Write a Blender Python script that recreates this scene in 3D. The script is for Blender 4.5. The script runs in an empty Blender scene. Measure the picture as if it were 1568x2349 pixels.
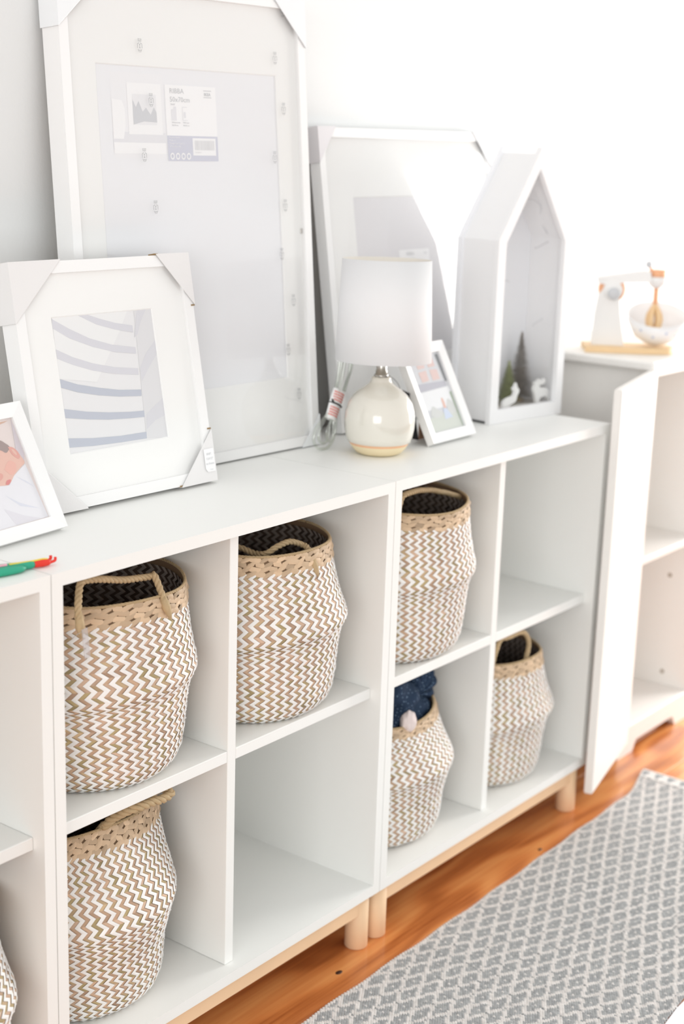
import bpy, bmesh, math, random
import numpy as np
from mathutils import Vector, Matrix
R_ = math.radians
scn = bpy.context.scene
COL = scn.collection
random.seed(7)

# ------------------------------------------------------------------ camera
cam = bpy.data.cameras.new('camera')
cam.sensor_fit = 'AUTO'; cam.sensor_width = 36.0; cam.lens = 3442.86/2349*36.0
cam.clip_start = .02; cam.clip_end = 60
cam.dof.use_dof = True; cam.dof.focus_distance = 2.08; cam.dof.aperture_fstop = 3.2
camo = bpy.data.objects.new('camera', cam); COL.objects.link(camo)
yaw, pit, rol = .916761273, .246541053, .0315214511
f = Vector((math.sin(yaw)*math.cos(pit), math.cos(yaw)*math.cos(pit), -math.sin(pit)))
r = f.cross(Vector((0, 0, 1))).normalized(); u = r.cross(f)
r2 = r*math.cos(rol)+u*math.sin(rol); u2 = -r*math.sin(rol)+u*math.cos(rol)
M = Matrix((r2, u2, -f)).transposed().to_4x4(); M.translation = (-1.14996414, -1.31458992, 1.31691691)
camo.matrix_world = M
scn.camera = camo

# ------------------------------------------------------------------ world, window light, added fill light, exposure
w = bpy.data.worlds.new('world'); scn.world = w; w.use_nodes = True
bg = w.node_tree.nodes['Background']; bg.inputs[0].default_value = (1, 1, .985, 1); bg.inputs[1].default_value = .80
def area(name, loc, target, sx, sy, power, col):
    l = bpy.data.lights.new(name, 'AREA'); l.shape = 'RECTANGLE'; l.size = sx; l.size_y = sy; l.energy = power; l.color = col
    o = bpy.data.objects.new(name, l); COL.objects.link(o); o.location = loc
    o.rotation_euler = (Vector(target)-Vector(loc)).to_track_quat('-Z', 'Y').to_euler(); return o
area('window_light_right', (3.7, -.60, 1.05), (1.2, .1, .8), 1.3, 1.2, 58, (1, .975, .94))
area('fill_light_left', (-5.0, -3.0, 1.6), (1.2, .1, .5), 3.0, 1.9, 82, (1, 1, .985))  # added fill lamp, no window here; brightens the panels that face left
scn.view_settings.view_transform = 'Standard'; scn.view_settings.look = 'None'
scn.view_settings.exposure = .31; scn.view_settings.gamma = 1; scn.view_settings.use_curve_mapping = False

# ------------------------------------------------------------------ materials
MATS = {}
def mat(name, col, rough=.5, spec=.5, metal=0, bump=0, bscale=60, tint=0, tscale=8, attr=None, coat=0, sub=0, alpha=None, sheen=0):
    if name in MATS: return MATS[name]
    m = bpy.data.materials.new(name); m.use_nodes = True; nt = m.node_tree; b = nt.nodes['Principled BSDF']
    b.inputs['Base Color'].default_value = (*col, 1); b.inputs['Roughness'].default_value = rough
    b.inputs['Specular IOR Level'].default_value = spec; b.inputs['Metallic'].default_value = metal
    b.inputs['Coat Weight'].default_value = coat
    if sub: b.inputs['Subsurface Weight'].default_value = sub; b.inputs['Subsurface Scale'].default_value = .01
    tc = nt.nodes.new('ShaderNodeTexCoord')
    n = nt.nodes.new('ShaderNodeTexNoise'); n.inputs['Scale'].default_value = tscale; n.inputs['Detail'].default_value = 4
    nt.links.new(tc.outputs['Object'], n.inputs['Vector'])
    mx = nt.nodes.new('ShaderNodeMix'); mx.data_type = 'RGBA'; mx.blend_type = 'MULTIPLY'; mx.inputs['Factor'].default_value = 1
    cr = nt.nodes.new('ShaderNodeMapRange'); cr.inputs['To Min'].default_value = 1-max(tint, .012); cr.inputs['To Max'].default_value = 1
    nt.links.new(n.outputs['Fac'], cr.inputs['Value'])
    if attr:
        a = nt.nodes.new('ShaderNodeAttribute'); a.attribute_name = attr; nt.links.new(a.outputs['Color'], mx.inputs[6])
    else: mx.inputs[6].default_value = (*col, 1)
    cc = nt.nodes.new('ShaderNodeCombineColor')
    for i in range(3): nt.links.new(cr.outputs[0], cc.inputs[i])
    nt.links.new(cc.outputs[0], mx.inputs[7]); nt.links.new(mx.outputs[2], b.inputs['Base Color'])
    if bump:
        n2 = nt.nodes.new('ShaderNodeTexNoise'); n2.inputs['Scale'].default_value = bscale; n2.inputs['Detail'].default_value = 3
        nt.links.new(tc.outputs['Object'], n2.inputs['Vector'])
        bp = nt.nodes.new('ShaderNodeBump'); bp.inputs['Strength'].default_value = bump; bp.inputs['Distance'].default_value = .002
        nt.links.new(n2.outputs['Fac'], bp.inputs['Height']); nt.links.new(bp.outputs[0], b.inputs['Normal'])
    MATS[name] = m; return m

def glass_mat(name, tintc=(1, 1, 1), rough=.02, ior=1.5):
    m = bpy.data.materials.new(name); m.use_nodes = True; nt = m.node_tree; nt.nodes.clear()
    o = nt.nodes.new('ShaderNodeOutputMaterial'); mx = nt.nodes.new('ShaderNodeMixShader')
    t = nt.nodes.new('ShaderNodeBsdfTransparent'); g = nt.nodes.new('ShaderNodeBsdfGlossy'); lw = nt.nodes.new('ShaderNodeLayerWeight')
    lw.inputs['Blend'].default_value = .5; f0 = 1.7*((ior-1)/(ior+1))**2
    pw_ = nt.nodes.new('ShaderNodeMath'); pw_.operation = 'POWER'; pw_.inputs[1].default_value = 5; nt.links.new(lw.outputs['Facing'], pw_.inputs[0])
    sc = nt.nodes.new('ShaderNodeMath'); sc.operation = 'MULTIPLY_ADD'; sc.inputs[1].default_value = 1-f0; sc.inputs[2].default_value = f0; nt.links.new(pw_.outputs[0], sc.inputs[0])
    t.inputs[0].default_value = (*tintc, 1); g.inputs['Roughness'].default_value = rough
    nt.links.new(sc.outputs[0], mx.inputs[0]); nt.links.new(t.outputs[0], mx.inputs[1]); nt.links.new(g.outputs[0], mx.inputs[2])
    nt.links.new(mx.outputs[0], o.inputs[0]); MATS[name] = m; return m

WHITE = mat('white_foil', (.885, .890, .868), .42, .4, bump=.02, bscale=400, tint=.01)
WALL = mat('wall_paint', (.83, .84, .84), .8, .2, bump=.12, bscale=180, tint=.02, tscale=2)
FRAME = mat('white_frame_foil', (.87, .87, .87), .38, .4, bump=.02, bscale=500)
MATB = mat('mat_board', (.93, .93, .92), .85, .15, bump=.05, bscale=600)
PAPER = mat('grey_insert_paper', (.88, .885, .91), .7, .2)
BIRCH = mat('birch_wood', (.93, .66, .42), .5, .35, bump=.05, bscale=90, tint=.12, tscale=14)
CARD = mat('grey_white_cardboard', (.80, .79, .79), .8, .2, bump=.08, bscale=250, tint=.03, tscale=20)
KRAFT = mat('brown_cardboard', (.30, .20, .10), .85, .2, bump=.1, bscale=200)
BLACK = mat('black_card', (.03, .032, .035), .5, .3)
GLASS = glass_mat('picture_glass'); FILM = glass_mat('clear_plastic_film', (.985, .985, .985), .10, 1.25)
CLEAR = glass_mat('clear_cord_plastic', (.93, .95, .92), .2, 1.9)
GREYINK = mat('grey_ink', (.42, .43, .44), .7, .2)
PALEINK = mat('pale_grey_ink', (.60, .61, .63), .7, .2)
VINT = mat('cream_white_paint', (.87, .85, .82), .45, .4, bump=.05, bscale=60, tint=.03)
STEEL = mat('brushed_nickel', (.55, .53, .50), .28, .5, metal=1)

def wood_floor():
    m = bpy.data.materials.new('orange_pine_boards'); m.use_nodes = True; nt = m.node_tree; b = nt.nodes['Principled BSDF']
    L = nt.links.new; N = nt.nodes.new
    tc = N('ShaderNodeTexCoord'); oi = N('ShaderNodeObjectInfo')
    ad = N('ShaderNodeVectorMath'); ad.operation = 'ADD'; L(tc.outputs['Object'], ad.inputs[0])
    mu = N('ShaderNodeVectorMath'); mu.operation = 'SCALE'; mu.inputs['Scale'].default_value = 9
    cx = N('ShaderNodeCombineXYZ'); L(oi.outputs['Random'], cx.inputs[0]); L(oi.outputs['Random'], cx.inputs[1]); L(cx.outputs[0], mu.inputs[0]); L(mu.outputs[0], ad.inputs[1])
    mp = N('ShaderNodeMapping'); mp.inputs['Scale'].default_value = (2.0, 8.5, 1); L(ad.outputs[0], mp.inputs['Vector'])
    nz = N('ShaderNodeTexNoise'); nz.inputs['Scale'].default_value = 1.3; nz.inputs['Detail'].default_value = 1; L(mp.outputs[0], nz.inputs['Vector'])
    ml = N('ShaderNodeMath'); ml.operation = 'MULTIPLY'; ml.inputs[1].default_value = 26; L(nz.outputs['Fac'], ml.inputs[0])
    sn = N('ShaderNodeMath'); sn.operation = 'SINE'; L(ml.outputs[0], sn.inputs[0])
    mp2 = N('ShaderNodeMapping'); mp2.inputs['Scale'].default_value = (3, 90, 1); L(ad.outputs[0], mp2.inputs['Vector'])
    n2 = N('ShaderNodeTexNoise'); n2.inputs['Scale'].default_value = 1.5; n2.inputs['Detail'].default_value = 5; L(mp2.outputs[0], n2.inputs['Vector'])
    s2 = N('ShaderNodeMath'); s2.operation = 'MULTIPLY_ADD'; s2.inputs[1].default_value = .15; L(sn.outputs[0], s2.inputs[0])
    mf = N('ShaderNodeMapRange'); mf.inputs['To Min'].default_value = .28; mf.inputs['To Max'].default_value = .74; L(n2.outputs['Fac'], mf.inputs['Value']); L(mf.outputs[0], s2.inputs[2])
    cr = N('ShaderNodeValToRGB'); e = cr.color_ramp.elements
    e[0].position = .28; e[0].color = (.42, .115, .025, 1); e[1].position = .74; e[1].color = (.86, .37, .12, 1)
    k = e.new(.5); k.color = (.70, .24, .065, 1)
    L(s2.outputs[0], cr.inputs[0])
    hs = N('ShaderNodeHueSaturation'); mr = N('ShaderNodeMapRange'); mr.inputs['To Min'].default_value = .82; mr.inputs['To Max'].default_value = 1.12
    L(oi.outputs['Random'], mr.inputs['Value']); L(mr.outputs[0], hs.inputs['Value']); L(cr.outputs[0], hs.inputs['Color'])
    L(hs.outputs[0], b.inputs['Base Color']); b.inputs['Roughness'].default_value = .33; b.inputs['Coat Weight'].default_value = .25
    bp = N('ShaderNodeBump'); bp.inputs['Strength'].default_value = .12; bp.inputs['Distance'].default_value = .001; L(n2.outputs['Fac'], bp.inputs['Height']); L(bp.outputs[0], b.inputs['Normal'])
    return m
FLOORM = wood_floor()

# ------------------------------------------------------------------ helpers
def link(name, me, m=None, parent=None, smooth=False):
    o = bpy.data.objects.new(name, me); COL.objects.link(o)
    if m is not None and not me.materials: me.materials.append(m)
    if parent: o.parent = parent
    if smooth:
        me.polygons.foreach_set('use_smooth', [True]*len(me.polygons))
    return o
def mesh(name, V, F, m=None, parent=None, smooth=False):
    me = bpy.data.meshes.new(name); me.from_pydata([tuple(map(float, v)) for v in V], [], [tuple(int(i) for i in q) for q in F]); me.update()
    return link(name, me, m, parent, smooth)
def thing(name, label, cat, loc=(0, 0, 0), rot=None, group=None):
    o = bpy.data.objects.new(name, None); COL.objects.link(o); o.location = loc; o.empty_display_size = .05
    if rot is not None: o.rotation_euler = rot
    o['label'] = label; o['category'] = cat
    if group: o['group'] = group
    return o
def tag(o, label, cat, group=None):
    o['label'] = label; o['category'] = cat
    if group: o['group'] = group
    return o
def struct(o): o['kind'] = 'structure'; return o
def stuff(o): o['kind'] = 'stuff'; return o
def bm_obj(name, bm, m, parent=None, smooth=False, bevel=0, seg=2):
    if bevel:
        bmesh.ops.bevel(bm, geom=[e for e in bm.edges if len(e.link_faces) == 2 and e.calc_face_angle(0) > .5], offset=bevel, segments=seg, affect='EDGES', clamp_overlap=True)
    bmesh.ops.recalc_face_normals(bm, faces=bm.faces)
    me = bpy.data.meshes.new(name); bm.to_mesh(me); bm.free(); return link(name, me, m, parent, smooth)
def box(name, lo, hi, m, parent=None, bevel=.0008, seg=1):
    bm = bmesh.new(); bmesh.ops.create_cube(bm, size=1)
    for v in bm.verts:
        v.co = Vector([(lo[i]+hi[i])/2+v.co[i]*(hi[i]-lo[i]) for i in range(3)])
    return bm_obj(name, bm, m, parent, bevel=bevel, seg=seg)
def prism(name, pts, axis, a, b, m, parent=None, bevel=0, smooth=False):
    """extrude a 2D polygon; axis = the extruded axis ('x','y','z'); pts are in the other two axes in order"""
    bm = bmesh.new(); lay = {'y': lambda p, t: (p[0], t, p[1]), 'x': lambda p, t: (t, p[0], p[1]), 'z': lambda p, t: (p[0], p[1], t)}[axis]
    v0 = [bm.verts.new(lay(p, a)) for p in pts]; v1 = [bm.verts.new(lay(p, b)) for p in pts]; n = len(pts)
    bm.faces.new(v0); bm.faces.new(v1[::-1])
    for i in range(n): bm.faces.new((v0[i], v0[(i+1) % n], v1[(i+1) % n], v1[i]))
    return bm_obj(name, bm, m, parent, bevel=bevel, seg=1, smooth=smooth)
def lathe(name, prof, m, parent=None, seg=48, c=(0, 0), tilt=None, smooth=True):
    V, F = [], []
    for (rr, z) in prof:
        for k in range(seg):
            a = 2*math.pi*k/seg; V.append((c[0]+rr*math.cos(a), c[1]+rr*math.sin(a), z))
    for i in range(len(prof)-1):
        for k in range(seg):
            F.append((i*seg+k, i*seg+(k+1) % seg, (i+1)*seg+(k+1) % seg, (i+1)*seg+k))
    return mesh(name, V, F, m, parent, smooth)
def catmull(P, n):
    P = np.array(P, float); Q = np.vstack([2*P[0]-P[1], P, 2*P[-1]-P[-2]]); out = []
    for i in range(1, len(Q)-2):
        for t in np.linspace(0, 1, n, endpoint=False):
            p0, p1, p2, p3 = Q[i-1:i+3]
            out.append(.5*((2*p1)+(-p0+p2)*t+(2*p0-5*p1+4*p2-p3)*t*t+(-p0+3*p1-3*p2+p3)*t**3))
    out.append(P[-1]); return np.array(out)
def frames_along(P):
    T = np.gradient(P, axis=0); T /= np.linalg.norm(T, axis=1)[:, None]+1e-9
    n = np.cross(T[0], (0, 0, 1.)); n = n if np.linalg.norm(n) > .1 else np.cross(T[0], (1., 0, 0)); n /= np.linalg.norm(n); Ns = []
    for t in T:
        n = n-t*(n@t); n /= np.linalg.norm(n); Ns.append(n.copy())
    Ns = np.array(Ns); return T, Ns, np.cross(T, Ns)
def tube_geo(P, rad, seg=8, closed_ends=True):
    P = np.array(P, float); T, Nn, B = frames_along(P); V = []; F = []
    rad = np.full(len(P), rad) if np.isscalar(rad) else np.array(rad)
    for i in range(len(P)):
        for k in range(seg):
            a = 2*math.pi*k/seg; V.append(P[i]+rad[i]*(Nn[i]*math.cos(a)+B[i]*math.sin(a)))
    for i in range(len(P)-1):
        for k in range(seg): F.append((i*seg+k, i*seg+(k+1) % seg, (i+1)*seg+(k+1) % seg, (i+1)*seg+k))
    if closed_ends: F.append(tuple(range(seg))[::-1]); F.append(tuple((len(P)-1)*seg+k for k in range(seg)))
    return V, F
def merge(gs):
    V, F = [], []
    for v, q in gs:
        o = len(V); V += list(v); F += [tuple(i+o for i in x) for x in q]
    return V, F
def tube(name, P, rad, m, parent=None, seg=8, n=6):
    V, F = tube_geo(catmull(P, n) if n else P, rad, seg); return mesh(name, V, F, m, parent, True)
def rope_geo(P, rad=.0045, strands=3, pitch=.026, seg=6, flat=1.0, step=.0025):
    Q = catmull(P, 24); d = np.r_[0, np.cumsum(np.linalg.norm(np.diff(Q, axis=0), axis=1))]
    s = np.arange(0, d[-1], step); Q = np.stack([np.interp(s, d, Q[:, i]) for i in range(3)], 1)
    T, Nn, B = frames_along(Q); gs = []
    for k in range(strands):
        a = 2*math.pi*(s/pitch+k/strands)
        C_ = Q+rad*.62*(Nn*np.cos(a)[:, None]+flat*B*np.sin(a)[:, None])
        jr = rad*.72*(1+.10*np.sin(s*400+k*2))
        gs.append(tube_geo(C_, jr, seg))
    return merge(gs)

def attr_mesh(name, V, Q, C, m, parent, smooth=True):
    """V (n,3), Q (k,4) quads, C (n,3) per-vertex colour"""
    me = bpy.data.meshes.new(name); V = np.asarray(V, np.float32); Q = np.asarray(Q, np.int32)
    me.vertices.add(len(V)); me.vertices.foreach_set('co', V.ravel())
    me.loops.add(Q.size); me.loops.foreach_set('vertex_index', Q.ravel())
    me.polygons.add(len(Q)); me.polygons.foreach_set('loop_start', np.arange(0, Q.size, 4, dtype=np.int32)); me.polygons.foreach_set('loop_total', np.full(len(Q), 4, np.int32))
    me.update(calc_edges=True)
    a = me.attributes.new('tone', 'FLOAT_COLOR', 'POINT'); a.data.foreach_set('color', np.c_[C, np.ones(len(C))].astype(np.float32).ravel())
    me.validate(); return link(name, me, m, parent, smooth)

# ------------------------------------------------------------------ the setting
WY = .386
struct(box('wall_back', (-3.5, WY, 0), (5.5, WY+.12, 2.9), WALL, bevel=0))
fl = struct(box('floor', (-3.5, -3.6, -.06), (5.5, WY+.12, -.02), mat('subfloor', (.12, .05, .02), .9), bevel=0))
pw = .128; y1 = WY; row = 0
while y1 > -1.75:
    y0 = y1-pw if row else .208
    xs = [-2.4]; off = [(.31, 1.9, 3.4), (-.6, 1.55, 3.1), (-.2, 1.268, 2.9), (-.9, .7, 2.2)][row % 4]
    if abs(y0+.048) < .01: off = (-.35, 1.95, 3.3)
    xs += list(off)+[5.2]
    for a, b in zip(xs[:-1], xs[1:]):
        o = box('floor_plank', (-(b-a)/2+.0003, -(y1-y0)/2+.0003, -.02), ((b-a)/2-.0003, (y1-y0)/2-.0003, 0), FLOORM, fl, bevel=.0005)
        o.location = ((a+b)/2, (y0+y1)/2, 0)
    y1 = y0; row += 1

KNOT = mat('dark_knot', (.05, .02, .012), .4)
for kx, ky, kr in ((.5887, -.0051, .0052), (1.1832, -.0292, .0040)):
    kn = lathe('knot', [(0, .0005), (kr, .0004), (kr*1.1, .0001)], KNOT, fl, 16); kn.location = (kx, ky, 0); kn.scale = (1.3, .8, 1)
# ------------------------------------------------------------------ cube storage units on birch legs
T0 = .0977; TOP = T0+.70; th = .0174; RC = .0207
def shelf_unit(x0, label):
    t = thing('shelf_unit', label, 'shelf', (x0, 0, 0))
    W = .6985; Dp = .349
    ins = (W-3*th)/2
    prism('top_panel', [(0, TOP), (W, TOP), (W-th, TOP-th), (th, TOP-th)], 'y', 0, Dp, WHITE, t, bevel=.0007)
    prism('bottom_panel', [(0, T0), (W, T0), (W-th, T0+th), (th, T0+th)], 'y', 0, Dp, WHITE, t, bevel=.0007)
    prism('side_panel', [(0, T0), (th, T0+th), (th, TOP-th), (0, TOP)], 'y', 0, Dp, WHITE, t, bevel=.0007)
    prism('side_panel', [(W, T0), (W-th, T0+th), (W-th, TOP-th), (W, TOP)], 'y', 0, Dp, WHITE, t, bevel=.0007)
    box('divider', (W/2-th/2, RC, T0+th+.0003), (W/2+th/2, Dp-.012, TOP-th-.0003), WHITE, t, bevel=.0007)
    mz = T0+.35
    box('shelf', (th+.0003, RC, mz-th/2), (W/2-th/2-.0003, Dp-.012, mz+th/2), WHITE, t, bevel=.0009)
    box('shelf', (W/2+th/2+.0003, RC, mz-th/2), (W-th-.0003, Dp-.012, mz+th/2), WHITE, t, bevel=.0009)
    box('back_panel', (th+.0003, Dp-.0115, T0+th+.0003), (W-th-.0003, Dp-.004, TOP-th-.0003), WHITE, t, bevel=0)
    # birch underframe
    e, d, lr = .0245, .0265, .0195
    box('front_rail', (e, .012, T0-.034), (W-e, .034, T0-.0003), BIRCH, t, bevel=.001)
    box('rear_rail', (e, .315, T0-.034), (W-e, .337, T0-.0003), BIRCH, t, bevel=.001)
    for sx in (e, W-e):
        for sy in (d, .322):
            lathe('leg', [(0, 0), (lr-.002, 0), (lr, .002), (lr, T0-.0006), (0, T0-.0006)], BIRCH, t, 28, (sx, sy))
    return t
UA = shelf_unit(0.0007, 'white cube shelf unit in the middle, holding three baskets, under the stripe art')
UB = shelf_unit(.7007, 'white cube shelf unit on the right, under the table lamp and the house shaped box')
UL = shelf_unit(-.6993, 'white cube shelf unit at the left edge of the photo, mostly cut off')

# ------------------------------------------------------------------ woven belly baskets
SG_W = mat('painted_white_seagrass', (.86, .85, .83), .55, .35, attr='tone', tint=.05, tscale=60)
SG_T = mat('natural_seagrass', (.6, .45, .3), .6, .3, attr='tone', tint=.12, tscale=90)
SG_D = mat('dark_basket_core', (.22, .14, .085), .9, .1)
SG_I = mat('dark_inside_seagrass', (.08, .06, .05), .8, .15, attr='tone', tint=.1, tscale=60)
ROPE = mat('seagrass_rope', (.58, .43, .25), .65, .25, bump=.5, bscale=220, tint=.3, tscale=70)
PROF = [(.70, .000), (.78, .003), (.845, .012), (.885, .028), (.91, .055), (.925, .085), (.935, .112), (.955, .128), (.995, .140), (1.0, .147), (.985, .156), (.945, .172), (.90, .195), (.86, .222), (.83, .245), (.81, .262)]
def basket(label, cx, cy, z0, R, rimf=1.0, H=.262, rimoff=(0, 0), rim_ax=(1, 1), tz=0.0, ridge0=0.0, seed=1, NC=56, twist=0.0, handles=(), hr=.0038, rimz=.81, sag=0.0, inner=True, wob=.0):
    rs = np.random.RandomState(seed)
    t = thing('belly_basket', label, 'basket', (cx, cy, z0), group='zigzag seagrass belly baskets in the shelf cubes')
    P = np.array(PROF, float); P[:, 1] *= H/.262
    P[:, 0] = np.where(P[:, 1] > .15*H/.262, rimz+(P[:, 0]-.81)*(1.0-rimz)/(.19), P[:, 0])
    Rr = R
    d = np.r_[0, np.cumsum(np.hypot(np.diff(P[:, 0])*Rr, np.diff(P[:, 1])))]; L = d[-1]
    ph = rs.rand(4)*6.28
    def S(th_, v, off):
        v = np.asarray(v, float); th_ = np.asarray(th_, float)+twist*(v-.5)
        s = v*L
        rr = np.interp(s, d, P[:, 0])*Rr; z = np.interp(s, d, P[:, 1]); h = z/H
        # the fold is loose: strong where ridge0 points, softer elsewhere
        k = np.exp(-((h-.55)/.085)**2)
        rr = rr-R*.055*k*(.5-.5*np.cos(th_-ridge0))
        z = z-.020*k*(.5-.5*np.cos(th_-ridge0))+.0
        ax = 1+(rim_ax[0]-1)*np.clip((h-.45)/.55, 0, 1)**1.3; ay = 1+(rim_ax[1]-1)*np.clip((h-.45)/.55, 0, 1)**1.3
        rr = rr*(1+wob*np.sin(3*th_+ph[0])*h+.006*np.sin(5*th_+ph[1]+4*h))
        q = np.clip((h-.3)/.7, 0, 1)
        x = rimoff[0]*q+(rr+off)*ax*np.cos(th_); y = rimoff[1]*q+(rr+off)*ay*np.sin(th_)
        zz = z+(tz*np.sin(th_)*q*q)+.0015*np.sin(4*th_+ph[2])*q-sag*q*q*np.exp(-((np.sin(th_)+1)/.7)**2)
        return np.stack([x, y, zz], -1)
    def normal_off(th_, v, off):
        e = 1e-3; a = S(th_+e, v, 0)-S(th_-e, v, 0); b = S(th_, np.minimum(v+e, 1), 0)-S(th_, np.maximum(v-e, 0), 0)
        n = np.cross(a, b); n /= np.linalg.norm(n, axis=-1)[..., None]+1e-12
        return S(th_, v, 0)+n*np.asarray(off)[..., None]
    def floats(cols, rows, v0, v1, amp, wfrac, bulge, base, colfn, parity=None, sgn=1, skew=0, thr=(0, 2*math.pi)):
        """raised parallelogram floats: zigzag columns"""
        dth = 2*math.pi/cols
        I, J = np.meshgrid(np.arange(cols), np.arange(rows), indexing='ij'); I = I.ravel(); J = J.ravel()
        if parity is not None: k = (I % 2) == parity; I, J = I[k], J[k]
        n = len(I); jit = rs.randn(n)*.05
        bs = I*dth
        s0 = np.where(J % 2 == 0, -1, 1)*amp*dth; s1 = -s0
        nu, nv = (3, 4)
        au = np.linspace(-.5, .5, nu)*wfrac*dth; av = np.linspace(-.02, 1.02, nv)
        vv = (J[:, None, None]+av[None, None, :]); vc = v0+(v1-v0)*vv/rows+0*au[None, :, None]
        cen = bs[:, None, None]+s0[:, None, None]+(s1-s0)[:, None, None]*np.clip(av, 0, 1)[None, None, :]
        tt = cen+au[None, :, None]*(1+jit[:, None, None])+skew*vv*dth
        hu = 1-(np.abs(np.linspace(-1, 1, nu)))**2; hv = 1-.55*np.abs(np.linspace(-1, 1, nv))**2.0
        of = base+bulge*hu[None, :, None]*hv[None, None, :]*(1+.25*rs.randn(n)[:, None, None])
        vc = np.clip(vc, 0, 1)
        if sgn > 0: X = normal_off(tt, vc, of+0*vc)
        else: X = normal_off(tt, vc, -(of+0*vc))
        V = X.reshape(-1, 3); col = colfn(n, I, J); C_ = np.repeat(col, nu*nv, axis=0)
        g = np.arange(nu*nv).reshape(nu, nv)
        q = np.stack([g[:-1, :-1].ravel(), g[1:, :-1].ravel(), g[1:, 1:].ravel(), g[:-1, 1:].ravel()], 1)
        if sgn < 0: q = q[:, ::-1]
        Q = (q[None]+(np.arange(n)*nu*nv)[:, None, None]).reshape(-1, 4)
        return V, Q, C_
    vb = 1-.025/L                                     # where the plain rim band starts
    rows = int(round(vb*L/.0066))
    def white(n, I, J): return np.array([.90, .89, .87])[None]*(1+.03*rs.randn(n))[:, None]
    base = np.array([[.60, .41, .28], [.56, .41, .25], [.52, .35, .24], [.62, .44, .32], [.46, .36, .19]])
    def tan(n, I, J):
        c = base[rs.randint(0, 5, n)]; return c*(1+.10*rs.randn(n))[:, None]
    def rimc(n, I, J): return np.array([.66, .49, .33])[None]*(1+.12*rs.randn(n))[:, None]
    V, Q, C_ = floats(NC*2, rows, 0.0, vb, .62, 1.02, .0013, .0012, white, 0)
    stuff(attr_mesh('white_zigzag_weave', V, Q, C_, SG_W, t))
    V, Q, C_ = floats(NC*2, rows, 0.0, vb, .62, .98, .0011, .0004, tan, 1)
    stuff(attr_mesh('natural_weave', V, Q, C_, SG_T, t))
    # rim band: broad plaited strips of plain seagrass
    def plait(N, rows_, v0, v1):
        I, J = np.meshgrid(np.arange(N), np.arange(rows_), indexing='ij'); I = I.ravel(); J = J.ravel(); n = len(I); dth = 2*math.pi/N; h = (v1-v0)/rows_
        lean = np.where((I+J) % 2 == 0, 1.0, -.55); nu, nv = 4, 3
        au = np.linspace(-.60, .60, nu); av = np.linspace(-.60, .60, nv)
        tt = (I+.5*(J % 2))[:, None, None]*dth+au[None, :, None]*dth*(1+.10*rs.randn(n))[:, None, None]+0*av[None, None, :]+(av[None, None, :]*.25*dth)*lean[:, None, None]
        vc = v0+h*(J[:, None, None]+.5+av[None, None, :]+au[None, :, None]*lean[:, None, None]*.75)+.0*tt
        hu = 1-.8*np.abs(np.linspace(-1, 1, nu))**2; hv = 1-np.abs(np.linspace(-1, 1, nv))**2
        of = .0012+.0024*hu[None, :, None]*(.25+.75*hv[None, None, :])*(1+.3*rs.randn(n)[:, None, None])*np.where((I+J) % 2 == 0, 1.15, .8)[:, None, None]
        X = normal_off(tt, np.clip(vc, 0, 1), of+0*vc); V = X.reshape(-1, 3); C_ = np.repeat(rimc(n, I, J), nu*nv, axis=0)
        g = np.arange(nu*nv).reshape(nu, nv); q = np.stack([g[:-1, :-1].ravel(), g[1:, :-1].ravel(), g[1:, 1:].ravel(), g[:-1, 1:].ravel()], 1)
        return V, (q[None]+(np.arange(n)*nu*nv)[:, None, None]).reshape(-1, 4), C_
    V, Q, C_ = plait(58, 4, vb-.012, 1.0)
    stuff(attr_mesh('rim_band', V, Q, C_, SG_T, t))
    # core wall (closed shell under the strands)
    ns, nt_ = 72, 40; A = np.linspace(0, 2*math.pi, ns, endpoint=False); VV = np.linspace(0, 1, nt_)
    AA, BB = np.meshgrid(A, VV, indexing='ij'); o1 = normal_off(AA, BB, 0*AA+.0003); o2 = normal_off(AA, BB, 0*AA-.0022)
    V = np.vstack([o1.reshape(-1, 3), o2.reshape(-1, 3), [[0, 0, .001], [0, 0, .003]]]); F = []; N1 = ns*nt_
    for i in range(ns):
        i2 = (i+1) % ns
        for j in range(nt_-1):
            F.append((i*nt_+j, i2*nt_+j, i2*nt_+j+1, i*nt_+j+1)); F.append((N1+i*nt_+j, N1+i*nt_+j+1, N1+i2*nt_+j+1, N1+i2*nt_+j))
        F.append((i*nt_+nt_-1, i2*nt_+nt_-1, N1+i2*nt_+nt_-1, N1+i*nt_+nt_-1))
        F.append((2*N1, i2*nt_, i*nt_)); F.append((2*N1+1, N1+i*nt_, N1+i2*nt_))
    mesh('basket_wall', V, F, SG_D, t, True)
    if inner:
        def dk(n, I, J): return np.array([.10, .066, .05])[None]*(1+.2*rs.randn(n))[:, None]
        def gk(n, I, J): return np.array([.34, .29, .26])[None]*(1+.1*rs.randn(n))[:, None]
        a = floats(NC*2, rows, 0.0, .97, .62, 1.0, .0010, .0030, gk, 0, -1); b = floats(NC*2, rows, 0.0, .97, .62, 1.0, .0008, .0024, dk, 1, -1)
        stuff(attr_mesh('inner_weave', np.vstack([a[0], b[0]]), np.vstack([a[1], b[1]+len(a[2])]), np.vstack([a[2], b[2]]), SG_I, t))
    # braided edge
    E = normal_off(np.linspace(0, 2*math.pi, 73), np.ones(73), np.full(73, .0004)); E[:, 2] += .0008
    V, F = rope_geo(E[:, :], .0019, 3, .016, 5, 1, .003); mesh('braided_rim', V, F, ROPE, t, True)
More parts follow.
